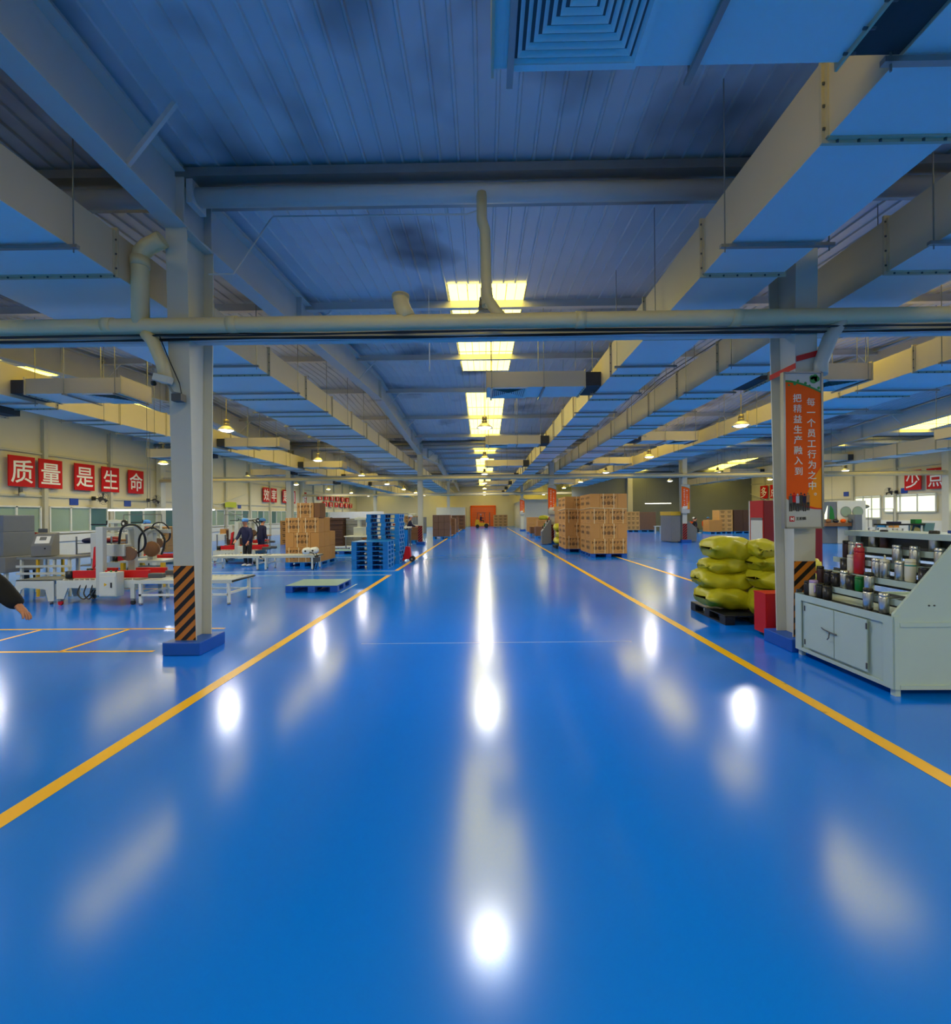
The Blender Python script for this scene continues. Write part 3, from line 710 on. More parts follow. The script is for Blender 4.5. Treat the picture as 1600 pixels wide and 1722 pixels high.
def carton(key, loc, lab, group, rz=0):
    if key not in CART:
        w, d, h, marks, m = key; t = carton_proto(w, d, h, marks, m); CART[key] = t
        t.location = loc; t.rotation_euler = (0, 0, rz); t['label'] = lab; t['group'] = group; return t
    return dup(CART[key], lab, loc, rz, group)
SIDE = {0: 'left', 1: 'middle', 2: 'right'}
# left stack behind the roller table
g = 'cartons on the left blue pallet'; x0, y0, zb = -6.98, 15.3, .15
pallet((-6.38, y0, 0), 'blue pallet under the left carton stack by the roller table', 1.2, 1.8)
hh = .515; K = (.585, .55, hh, True, 'carton'); Kp = (.29, .55, hh, False, 'carton')
for lay in range(4):
    z = zb+lay*(hh+.004); nm = ['bottom', 'second', 'third', 'top'][lay]
    rows = 3 if lay < 2 else (2 if lay == 2 else 1)
    for r_ in range(rows):
        yy = y0+.01+r_*.56; back = ['front', 'second', 'rear'][r_]
        if lay in (0, 2):
            for c in (0, 1): carton(K, (x0+.305+c*.59, yy, z), '%s row carton, %s layer %s half, on left stack by roller table' % (back, nm, SIDE[2*c]), g)
        elif lay == 1:
            for c, (cx_, k_) in enumerate(((.155, Kp), (.6, K), (1.045, Kp))): carton(k_, (x0+cx_, yy, z), '%s row carton, %s layer %s, left stack by roller table' % (back, nm, SIDE[c]), g)
        else:
            carton(K, (x0+.72, yy, z), 'single carton on the very top of the left stack', g)
            carton((.2, .55, hh, False, 'carton2'), (x0+1.13, yy, z), 'narrow brown carton beside the single top carton, left stack', g)
# right big stack
def bigstack(x0, y0, nm, base):
    g = 'cartons on the %s' % nm
    for r_ in range(2): pallet((x0+.735, y0+.02+r_*.95, 0), 'dark pallet under %s, %s half' % (nm, ['near', 'far'][r_]), 1.46, .9, 'plinth')
    hh = .6; K = (.72, .92, hh, True, 'carton'); Kp = (.37, .92, hh, False, 'carton')
    for lay in range(4):
        z = .15+lay*(hh+.003); ln = ['bottom', 'second', 'third', 'top'][lay]
        for r_ in range(2):
            rn = ['near', 'far'][r_]; yy = y0+r_*.95
            if lay in (0, 2):
                for c in (0, 1): carton(K, (x0+.37+c*.735, yy, z), '%s carton in %s layer, %s row of %s' % (SIDE[2*c], ln, rn, nm), g)
            else:
                for c, (cx_, k_) in enumerate(((.19, Kp), (.74, K), (1.29, Kp))): carton(k_, (x0+cx_, yy, z), '%s carton in %s layer, %s row of %s' % (SIDE[c], ln, rn, nm), g)
    tag(MB().tube([(x0-.012, y0+1.88, 1.93), (x0-.012, y0-.012, 2.0), (x0+1.48, y0-.012, 1.95), (x0+1.48, y0+1.88, 1.93)], .012, 5).build('packing_cord', 'strap'), 'white cord tied around %s' % nm, 'cord')
bigstack(4.26, 17.75, 'big carton stack beside the aisle', 0)
bigstack(3.72, 20.3, 'carton stack behind the big stack', 0)
# loaded pallets further off: simple wrapped loads with irregular faces
def load(loc, w, d, h, lab, m='wrap', cells=(2, 4), mark=False, group=None, pal=True, cat='pallet load'):
    t = thing('pallet_load', lab, cat, loc, 0, group)
    if pal:
        for q in (-.5, 0, .5): MB().box(q*w*.86-.07, q*w*.86+.07, 0, d, 0, .13).build('pallet_block', 'blue', t)
        MB().box(-w/2, w/2, 0, d, .12, .15).build('pallet_deck', 'blue', t)
    nx, nz = cells; z0 = .15 if pal else 0; ch = (h-z0)/nz; cw = w/nx; random.seed(int(loc[0]*10+loc[1]))
    for i in range(nx):
        for j in range(nz):
            a, b_ = random.uniform(-.015, .015), random.uniform(0, .02)
            o = MB().box(-w/2+i*cw+.004, -w/2+(i+1)*cw-.004, b_, d-b_, z0+j*ch, z0+(j+1)*ch-.006).build('packed_box', m, t, .008)
            if mark: MB().box(-w/2+(i+.25)*cw, -w/2+(i+.75)*cw, b_-.003, b_, z0+(j+.3)*ch, z0+(j+.42)*ch).box(-w/2+(i+.2)*cw, -w/2+(i+.8)*cw, b_-.003, b_, z0+(j+.6)*ch, z0+(j+.72)*ch).build('printed_mark', 'ink', o)
    return t
load((-3.25, 33, 0), 1.3, 1.4, 1.78, 'brown wrapped pallet load beyond the second left column', 'wrap', (3, 3))
load((-2.95, 36.6, 0), 1.0, 1.5, 1.45, 'smaller wrapped load in white cage behind the brown one', 'carton2', (2, 4))
load((-3.2, 41, 0), 1.4, 1.5, 1.5, 'distant brown load left of the aisle, in front of third column', 'wrap', (2, 3))
load((-3.0, 50, 0), 1.5, 1.5, 1.75, 'brown load beyond the third left column', 'carton2', (2, 4), True)
load((-3.1, 55, 0), 1.3, 1.5, 1.6, 'farthest brown load left of the orange door', 'darkcard', (2, 3))
load((2.2, 60, 0), 1.9, 1.2, 1.75, 'patterned carton load right of the forklift', 'carton3', (3, 4), True)
load((5.0, 41, 0), 1.9, 1.6, 1.5, 'low carton load before the white panelled room', 'carton', (2, 2))
load((4.35, 37.2, 0), .95, 1.0, .72, 'small single brown carton on the right aisle edge', 'carton2', (1, 1))
load((4.3, 32.6, 0), 1.0, 1.1, .85, 'brown carton just ahead of the far grey cup rack', 'carton2', (2, 1))
load((4.75, 34.6, 0), 1.1, 1.2, 1.3, 'tall open brown carton behind the far grey cup rack', 'carton', (1, 2))
load((4.55, 24.4, 0), .9, 1.4, 2.2, 'tall pale carton column between far cup rack and carton stack', 'carton', (1, 4), True)
load((14.5, 43, 0), 1.25, 1.3, 1.95, 'patterned carton load against the grey partition wall', 'carton3', (3, 4), True)
load((15.9, 43, 0), 1.6, 1.4, 1.9, 'plain reddish brown wrapped load by the grey partition', 'wrap', (1, 1))
load((19.6, 37.5, 0), 1.1, 1.1, 1.15, 'low carton load beside seated workers at the right', 'carton', (1, 1))
load((20.75, 38, 0), 1.15, 1.2, 2.0, 'pale carton load second left of the red cabinet', 'carton3', (2, 5), True)
load((22.2, 38, 0), 1.6, 1.2, 2.0, 'dark brown sheet load between two pale carton loads', 'darkcard', (2, 1))
load((23.6, 38, 0), 1.1, 1.2, 2.0, 'pale carton load nearest the red cabinet, left part', 'carton3', (1, 3))
load((24.8, 38, 0), 1.2, 1.2, 2.0, 'pale patterned carton load nearest the red cabinet, right part', 'carton3', (2, 5), True)
for i in range(4): pallet((25.9, 36.5, i*.15), 'blue pallet by right wall cartons, %s from the floor' % ORD[i], 1.2, 1.0, 'blue', .15, 'small pallet stack at right')
load((-8.15, 22.5, .22), 1.75, 1.2, 1.45, 'large stack of dark brown card sheets on a low white bench', 'darkcard', (1, 12), pal=False)
load((-6.85, 22.9, .22), .8, 1.0, 1.4, 'grey plastic wrapped stack right of the dark card sheets', 'mgrey', (1, 9), pal=False)
load((-5.7, 23.1, .22), 1.5, .9, .38, 'low brown carton on the white bench right of dark sheets', 'carton2', (2, 1), pal=False)
load((-6.0, 26.0, 0), .8, .8, 1.25, 'pale bundled stack behind the front pallet pile', 'offwhite', (1, 6), pal=False)
t = thing('low_bench', 'long low white bench carrying the dark card sheets', 'bench', (-7, 22.4, 0))
MB().box(-2.2, 2.4, 0, 1.6, .14, .21).build('bench_top', 'white', t)
for x in (-2.1, 0, 2.2):
    for y in (.1, 1.45): MB().box(x, x+.08, y, y+.08, 0, .14).build('leg', 'dgrey', t)
load((-4.6, 28.6, 0), .9, .9, 1.0, 'brown carton pile behind the second left column', 'carton2', (1, 2))
# pallet piles
for i in range(6): pallet((-3.78, 14.4, i*.151), 'blue plastic pallet, %s in the lower front pile' % (ORD[i]+' from the floor' if i < 5 else 'topmost'), 1.2, 1.0, 'blue', .15, 'front pallet pile')
for i in range(12): pallet((-3.7+.02*sin(i*2.3), 15.95, i*.151), 'blue plastic pallet, %s in the taller rear pile' % (ORD[i]+' from the floor' if i < 11 else 'topmost'), 1.2, 1.0, 'blue', .15, 'rear pallet pile')
t = thing('pallet', 'single flat pallet with pale top lying on the floor by the left aisle line', 'pallet', (-4.0, 10.08, 0))
pm = pallet_mesh(1.2, 1.05, .15); pm.build('pallet_base', 'plinth', t, .006); MB().box(-.6, .6, 0, 1.05, .15, .158).build('top_sheet', 'palletop', t)
t = thing('pallet', 'flat pallet with white top lying far back, before the low white bench', 'pallet', (-6.6, 20.2, 0))
pallet_mesh(1.6, 1.1, .14).build('pallet_base', 'plinth', t, .006); MB().box(-.8, .8, 0, 1.1, .14, .15).build('top_sheet', 'palletop', t)
# ------------------------------------------------------------------ hand truck, blue bins
t = thing('pallet_truck', 'red hand pallet truck beside the tall blue pallet pile', 'pallet truck', (-2.95, 16.8, 0))
MB().prism([(-.16, .1), (.14, .1), (.1, .55), (-.06, .58)], -.12, .12, 'y').build('pump_body', 'red', t, .01)
for s in (-1, 1): MB().lathe([(.1, -.03), (.1, .03)], (.18, s*.12, .1), 16, 'y').build('wheel', 'black', t); MB().lathe([(.04, -.035), (.04, .035)], (.18, s*.12, .1), 10, 'y').build('hub', 'galv', t)
MB().tube([(0, 0, .5), (.03, .05, 1.1), (.03, .05, 1.2)], .02, 8).tube([(-.12, .05, 1.22), (.18, .05, 1.22)], .02, 8).build('handle', 'dgrey', t)
for s in (-1, 1): MB().box(-.9, -.1, s*.17-.07, s*.17+.07, .05, .1).build('fork', 'red', t)
t = thing('work_table', 'table with white top behind the tall blue pallet pile', 'table', (-4.85, 24.6, 0))
MB().box(-.75, .65, 0, .8, 1.05, 1.12).build('table_top', 'white', t)
for x in (-.7, .55):
    for y in (.05, .7): MB().box(x, x+.06, y, y+.06, 0, 1.05).build('leg', 'galv', t)
for i, x in enumerate((-5.1, -4.45)):
    tag(MB().lathe([(.24, 0), (.26, .05), (.3, .95), (.31, 1.0), (.28, 1.0), (.26, .9)], n=16).build('plastic_drum', 'blue', None, 0, (x, 24.25, 0)), 'blue plastic drum under white topped table, %s one' % ['pallet side', 'aisle side'][i], 'drum', 'blue drums')
# ------------------------------------------------------------------ forklift
t = thing('forklift', 'orange forklift with raised mast in front of the orange door', 'forklift', (-.35, 59.5, 0))
MB().prism([(-.9, .25), (.9, .25), (.95, .55), (.5, .6), (.3, .7), (-.3, .7), (-.4, 1.1), (-.8, 1.15), (-.95, .6)], -.5, .5, 'y').build('chassis', 'yel', t, .03)
for x, r_ in ((-.6, .24), (.6, .3)):
    for s in (-.48, .48): MB().lathe([(r_, -.09), (r_, .09)], (x, s, r_), 18, 'y').build('wheel', 'black', t)
for x, y in ((-.7, -.42), (-.7, .42), (.45, -.42), (.45, .42)): MB().tube([(x, y, .9), (x*.8, y, 2.0)], .03, 6).build('guard_post', 'dgrey', t)
MB().box(-.65, .5, -.48, .48, 2.0, 2.06).build('overhead_guard', 'dgrey', t)
for s in (-.3, .3): MB().box(1.0, 1.1, s-.05, s+.05, .1, 2.1).build('mast_rail', 'dgrey', t); MB().box(1.1, 2.0, s-.06, s+.06, .12, .17).build('fork', 'galv', t)
# ------------------------------------------------------------------ sacks on the black pallet
t = thing('pallet', 'black plastic pallet under the yellow-green woven sacks', 'pallet', (4.28, 6.88, 0))
pallet_mesh(1.1, 1.15, .15).build('pallet_base', 'bluec', t, .008)
def sack(L, w, h, seed, m='sack', flop=1.):
    rnd = random.Random(seed); n = 22; mm = 26; vs = []; fs = []
    ph = [rnd.uniform(0, 6) for _ in range(6)]
    for i in range(n+1):
        u = -1+2*i/n; e = max(0, 1-abs(u)**3.2); s_ = e**.36
        for k_ in range(mm):
            a = 2*pi*k_/mm; ca, sa = cos(a), sin(a)
            cx_ = math.copysign(abs(ca)**.75, ca); cz_ = math.copysign(abs(sa)**.85, sa)
            wob = 1+.05*sin(3*a+ph[0]+u*3)+.04*sin(5*a+ph[1]-u*6)+.03*sin(9*u+ph[2]+a)
            y = cx_*w/2*(.55+.45*s_)*wob*(1 if abs(u) < .99 else 1); z = cz_*h/2*(s_*.95+.03)*wob
            x = u*L/2*(1+.03*sin(2*a+ph[3]))
            cr = .012*max(0, sin(14*a+ph[4]+u*2))*abs(u)**2*4
            vs.append((x, y, z+h/2+cr+.03*sin(u*2.5+ph[5])*(flop)))
    for i in range(n):
        for k_ in range(mm): fs.append((i*mm+k_, i*mm+(k_+1) % mm, (i+1)*mm+(k_+1) % mm, (i+1)*mm+k_))
    mb = MB(); mb.add(vs, fs+[tuple(range(mm-1, -1, -1)), tuple(n*mm+k_ for k_ in range(mm))], True)
    return mb
def put_sack(x, y, z, L, w, h, rz, seed, lab, flop=1., tilt=0):
    t = thing('woven_sack', lab, 'sack', (x, y, z), rz, 'sacks on the black pallet'); t.rotation_euler = (0, tilt, rz)
    sack(L, w, h, seed, flop=flop).build('sack_body', 'sack', t)
    rnd = random.Random(seed+50); s = MB(); n = 9
    for e in (-1, 1):
        pts = [(e*(L/2+.012*rnd.random()), -w/2*.5+w*.5*i/n, h/2+.015*rnd.uniform(-1, 1)) for i in range(n+1)]
        s = MB()
        for a, b_ in zip(pts[:-1], pts[1:]):
            s.add([(a[0]-e*.05, a[1], a[2]-.012), (b_[0]-e*.05, b_[1], b_[2]-.012), (b_[0]+e*.03, b_[1], b_[2]+.012), (a[0]+e*.03, a[1], a[2]+.012)], [(0, 1, 2, 3)])
        s.build('sewn_end', 'sackend', t)
    return t
put_sack(4.02, 7.42, .15, .85, .66, .37, .05, 1, 'plump sack at bottom left of pile with pointed end over the pallet edge')
put_sack(4.02, 7.52, .44, .88, .66, .35, .0, 2, 'second sack up on the left of the pile, pointed end outward')
put_sack(4.08, 7.55, .71, .76, .62, .31, -.08, 3, 'thin crumpled sack third from bottom on the left')
put_sack(4.14, 7.5, .94, .80, .64, .40, .05, 4, 'fat glossy sack on the top left of the pile')
put_sack(4.46, 6.98, .15, .95, .55, .38, 1.25, 5, 'slumped sack at bottom front leaning beside the low red box')
put_sack(4.78, 7.2, .48, 1.05, .62, .37, .12, 6, 'long sack second up on the right behind the low red box')
put_sack(4.8, 7.2, .77, 1.05, .62, .32, .08, 7, 'long flat sack third up on the right side')
put_sack(4.45, 7.15, 1.0, .5, .36, .3, 1.5, 8, 'short sack standing on end at the top right of the pile')
# second small pile near the carton stacks
for i, (x, y, z, L, h) in enumerate(((4.05, 22.9, .15, .9, .38), (4.1, 22.9, .5, .8, .38), (4.05, 23.0, .85, .9, .45))):
    put_sack(x, y, z, L, .8, h, 0, 20+i, '%s sack of the small pile beyond the carton stacks' % ['bottom', 'middle', 'top'][i])['group'] = 'far sack pile'
pallet((4.1, 22.4, 0), 'pallet under the small far sack pile', 1.0, 1.0, 'bluec')
put_sack(4.7, 34.9, 1.3, .8, .6, .35, 0, 30, 'sack lying on top of the far open carton')['group'] = 'far sack'
# ------------------------------------------------------------------ red cabinet and low red box
t = thing('fire_cabinet', 'tall dark red cabinet with white panel on its side behind the sacks', 'cabinet', (5.3, 8.4, 0))
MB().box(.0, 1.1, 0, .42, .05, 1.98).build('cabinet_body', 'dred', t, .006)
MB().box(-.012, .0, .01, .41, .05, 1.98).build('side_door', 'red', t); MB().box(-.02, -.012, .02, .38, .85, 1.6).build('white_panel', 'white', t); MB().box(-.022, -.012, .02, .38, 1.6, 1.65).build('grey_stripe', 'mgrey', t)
MB().box(-.022, .0, .41, .44, .05, 1.98).build('door_edge', 'white', t)
MB().tube([(.55, .2, 1.98), (.55, .2, 2.08)], .03, 8).build('vent_cap', 'black', t)
for x in (.05, 1.0): MB().box(x, x+.06, .05, .12, 0, .05).build('foot', 'black', t)
t = thing('extinguisher_box', 'low red steel box standing against the banner column', 'box', (3.93, 6.2, 0))
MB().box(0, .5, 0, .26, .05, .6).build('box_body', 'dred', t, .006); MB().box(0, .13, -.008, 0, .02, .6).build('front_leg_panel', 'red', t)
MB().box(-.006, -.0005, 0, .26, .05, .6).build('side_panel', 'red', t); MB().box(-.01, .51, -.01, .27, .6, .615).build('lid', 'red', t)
for x in (.02, .4): MB().box(x, x+.07, .02, .1, 0, .05).build('foot', 'black', t)
# ------------------------------------------------------------------ cup rack
t = thing('cup_rack', 'pale green steel cup rack with stepped shelves and doors by the banner column', 'cabinet', (3.85, 4.19, 0))
Lr = 1.3; TX = [.0, .15, .30, .45, .60]; TZ = [.74, .88, 1.04, 1.19, 1.33]
MB().box(.012, 1.7, .02, Lr-.02, .1, .73).build('cabinet_body', 'shelf', t)
fp = [(0, .07), (0, .78), (.62, 1.5), (1.1, 1.5), (1.72, .78), (1.72, .07)]
MB().box(.7, .78, Lr-.05, Lr-.01, .73, 1.46).build('back_post', 'shelf', t); MB().box(.0, .06, Lr-.02, Lr, .73, .8).build('corner_lug', 'dgrey', t)
for nm, ya in (('end_panel', 0), ('far_end_panel', Lr-.025)):
    P_ = MB().prism(fp if ya == 0 else [(0, .07), (0, .76), (1.72, .76), (1.72, .07)], ya, ya+.025, 'y').build(nm, 'shelf', t, .003)
    if ya == 0:
        MB().box(.05, 1.68, -.012, 0, .66, .70).build('end_rib', 'shelf', P_); MB().box(.05, 1.68, -.012, 0, .07, .11).build('end_rib', 'shelf', P_); MB().box(0, .045, -.012, 0, .07, .76).build('end_rib', 'shelf', P_)
        for x in (.33, .38): MB().lathe([(.008, 0), (.008, -.006)], (x, 0, .86), 8, 'y').build('bolt', 'dgrey', P_)
MB().box(-.012, 0, 0, Lr, .68, .755).build('front_rail', 'shelf', t); MB().box(-.012, 0, 0, Lr, .07, .11).build('front_rail', 'shelf', t)
MB().box(-.012, 0, 0, .1, .11, .68).build('front_stile', 'shelf', t); MB().box(-.012, 0, Lr-.1, Lr, .11, .68).build('front_stile', 'shelf', t)
for a, b_, hy in ((.27, .68, .27), (.69, 1.12, 1.12)):
    d = MB().box(-.022, -.006, a, b_, .14, .665).build('door', 'shelf', t, .003)
    for z in (.2, .6): MB().tube([(-.024, hy, z-.03), (-.024, hy, z+.03)], .008, 6).build('hinge', 'dgrey', d)
MB().tube([(-.03, .64, .41), (-.05, .7, .42), (-.05, .8, .43), (-.04, .84, .44)], .007, 6).tube([(-.045, .72, .42), (-.06, .71, .36), (-.045, .75, .33)], .006, 6).build('wire_latch', 'dgrey', t)
for i in range(5):
    MB().box(TX[i]+.01, TX[i]+.15, .025, Lr-.025, TZ[i]-.012, TZ[i]).build('shelf_board', 'shelf' if i else 'dgrey', t)
    if i: MB().box(TX[i]-.006, TX[i]+.004, .02, Lr-.02, TZ[i]-.05, TZ[i]+.012).build('shelf_lip', 'shelf', t)
    s = MB()
    for j in range(14): s.box(TX[i]+.03, TX[i]+.13, .07+j*.088, .11+j*.088, TZ[i]+.0005, TZ[i]+.002)
    s.build('slot', 'black', t)
MB().box(.6, 1.12, .0, Lr, 1.46, 1.52).build('top_rail', 'shelf', t); MB().box(.76, .78, .02, Lr-.02, 1.33, 1.46).build('back_panel', 'dgrey', t)
for i in range(1, 5): MB().box(TX[i]+.14, TX[i]+.146, .03, Lr-.03, TZ[i]-.1, TZ[i]+.03).build('riser', 'dgrey', t)
for x in (.02, 1.64):
    for y in (.01, Lr-.06): MB().box(x, x+.05, y, y+.05, 0, .08).build('foot', 'shelf', t)
def cup(kind, x, y, z, lab):
    body, r, h, lid, extra = kind
    t = thing('insulated_cup', lab, 'cup', (x, y, z), random.uniform(0, 6), 'cups on the near rack')
    if body == 'mug':
        MB().lathe([(r*.85, 0), (r, .01), (r, h*.86)], n=18).build('cup_body', extra, t)
    else:
        MB().lathe([(r*.86, 0), (r, .012), (r, h*.78), (r*.9, h*.84)], n=18).build('cup_body', body, t)
    MB().lathe([(r*.95, h*.84), (r*.97, h*.86), (r*.95, h*.98), (r*.8, h)], n=18).build('lid', lid, t)
    if body == 'mug' or extra == 'handle':
        MB().tube([(r, 0, h*.7), (r+.035, 0, h*.68), (r+.04, 0, h*.35), (r, 0, h*.25)], .007, 6).build('handle', lid if body != 'mug' else extra, t)
    if extra == 'loop': MB().tube([(-r*.7, 0, h), (-r*.6, 0, h+.04), (r*.6, 0, h+.04), (r*.7, 0, h)], .006, 6).build('carry_loop', lid, t)
    if extra == 'band': MB().lathe([(r*1.02, h*.7), (r*1.02, h*.76)], n=18).build('colour_band', 'teal', t)
C = {'s': ('steelss', .042, .2, 'steelss', ''), 'sb': ('steelss', .043, .22, 'black', ''), 'k': ('darkcup', .043, .17, 'black', ''), 'kh': ('mug', .045, .16, 'black', 'darkcup'), 'b': ('browncup', .038, .21, 'black', ''),
     'p': ('cream', .046, .19, 'purple', 'handle'), 'w': ('cream', .044, .21, 'cream', ''), 'r': ('redcup', .05, .3, 'redcup', 'loop'), 'g': ('greencup', .042, .16, 'greencup', ''), 'wt': ('cream', .044, .23, 'cream', 'band'), 'wl': ('steelss', .042, .2, 'cream', 'loop')}
for tier, y, kd, lab in (
    (0, 5.42, 'k', 'short black cup at the column end of the bottom shelf'), (0, 5.33, 'p', 'white cup with purple lid near the column on bottom shelf'), (0, 5.22, 'k', 'black cup just in front of the purple lidded cup'),
    (0, 5.12, 'kh', 'black handled mug on bottom shelf, right of the plain black cup'), (0, 4.58, 'sb', 'shiny steel cup alone mid bottom shelf, below the green cup'), (0, 4.40, 's', 'steel cup nearest the end panel on bottom shelf'),
    (1, 5.42, 'b', 'tall dark brown cup on second shelf near the column'), (1, 5.3, 'k', 'small black cup on second shelf beside the brown cup'), (1, 5.19, 'kh', 'black mug with handle on second shelf'), (1, 5.06, 's', 'plain steel cup on second shelf left of the dark mug'),
    (1, 4.97, 'kh', 'dark mug between steel cup and green cup'), (1, 4.86, 'g', 'green cup on second shelf'), (1, 4.74, 'sb', 'tall steel cup with black neck right of the green cup'),
    (2, 5.14, 'w', 'cream bottle on third shelf under the red bottle'), (2, 5.24, 'kh', 'black mug on third shelf behind the cream bottle'), (2, 5.04, 'r', 'tall red bottle with loop lid'), (2, 4.82, 's', 'steel cup on third shelf, right of the red bottle'),
    (2, 4.72, 'wl', 'steel cup with cream loop lid on third shelf'), (2, 4.55, 's', 'slim steel cup on third shelf beside the white teal cup'), (2, 4.44, 'wt', 'white cup with teal band'), (2, 4.3, 'kh', 'dark mug nearest end panel on third shelf'),
    (3, 5.4, 'b', 'dark cup at the column end of fourth shelf'), (3, 5.31, 's', 'steel cup second from the column on fourth shelf'), (3, 5.22, 's', 'steel cup third from the column on fourth shelf'), (3, 4.74, 's', 'steel cup midway along the fourth shelf'),
    (3, 4.55, 's', 'steel cup behind the white teal cup'), (3, 4.3, 's', 'steel cup by the end panel on fourth shelf'),
    (4, 5.2, 's', 'steel cup on top shelf above the red bottle'), (4, 5.06, 'b', 'dark brown cup on top shelf'), (4, 4.5, 'sb', 'steel cup with thick black lid on top shelf')):
    cup(C[kd], 3.87+TX[tier]+.08, y, TZ[tier]+.002, lab)
tag(MB().box(0, .16, 0, .12, 0, .03).build('blue_tray', 'sblue', None, .005, (4.7, 4.4, 1.522)), 'small blue tray on top of the near cup rack', 'tray')
# grey racks beside the second column row
for x, y, lab in ((3.35, 26.6, 'far grey cup rack around the second aisle column'), (11.2, 26.9, 'grey cabinet and rack around the banner column in right bay')):
    t = thing('cup_rack', lab, 'cabinet', (x, y, 0)); q = x > 5
    if q:
        MB().box(0, .55, -.4, 1.2, .05, 1.62).build('cabinet_body', 'mgrey', t, .01); MB().box(-.02, .57, -.42, 1.22, 1.62, 1.85).build('top_box', 'yel', t, .01)
        MB().prism([(1.0, .05), (1.75, .05), (1.75, .85), (1.0, 1.5)], .1, 1.2, 'y').build('sloped_rack', 'mgrey', t, .01)
    else:
        MB().prism([(0, .05), (0, .75), (.5, 1.45), (.55, 1.45), (.55, .05)], -.9, -.3, 'y').build('sloped_rack', 'mgrey', t, .01)
        for i in range(5):
            tag(MB().lathe([(.035, 0), (.035, .2)], n=10).build('insulated_cup', ['darkcup', 'greencup', 'steelss', 'darkcup', 'redcup'][i], None, 0, (x+.1+.09*i, y-.6, .9+.125*i)), '%s cup on the far grey rack, %s from the aisle' % (['dark', 'green', 'steel', 'black', 'red'][i], ORD[i]), 'cup', 'cups on far rack')
t = thing('step_stool', 'small white stool before the grey partition wall', 'stool', (14.9, 38, 0))
MB().box(-.3, .3, -.15, .15, .62, .68).build('seat', 'white', t)
for s in (-.22, .22): MB().box(s-.03, s+.03, -.1, .1, 0, .62).build('leg', 'white', t)
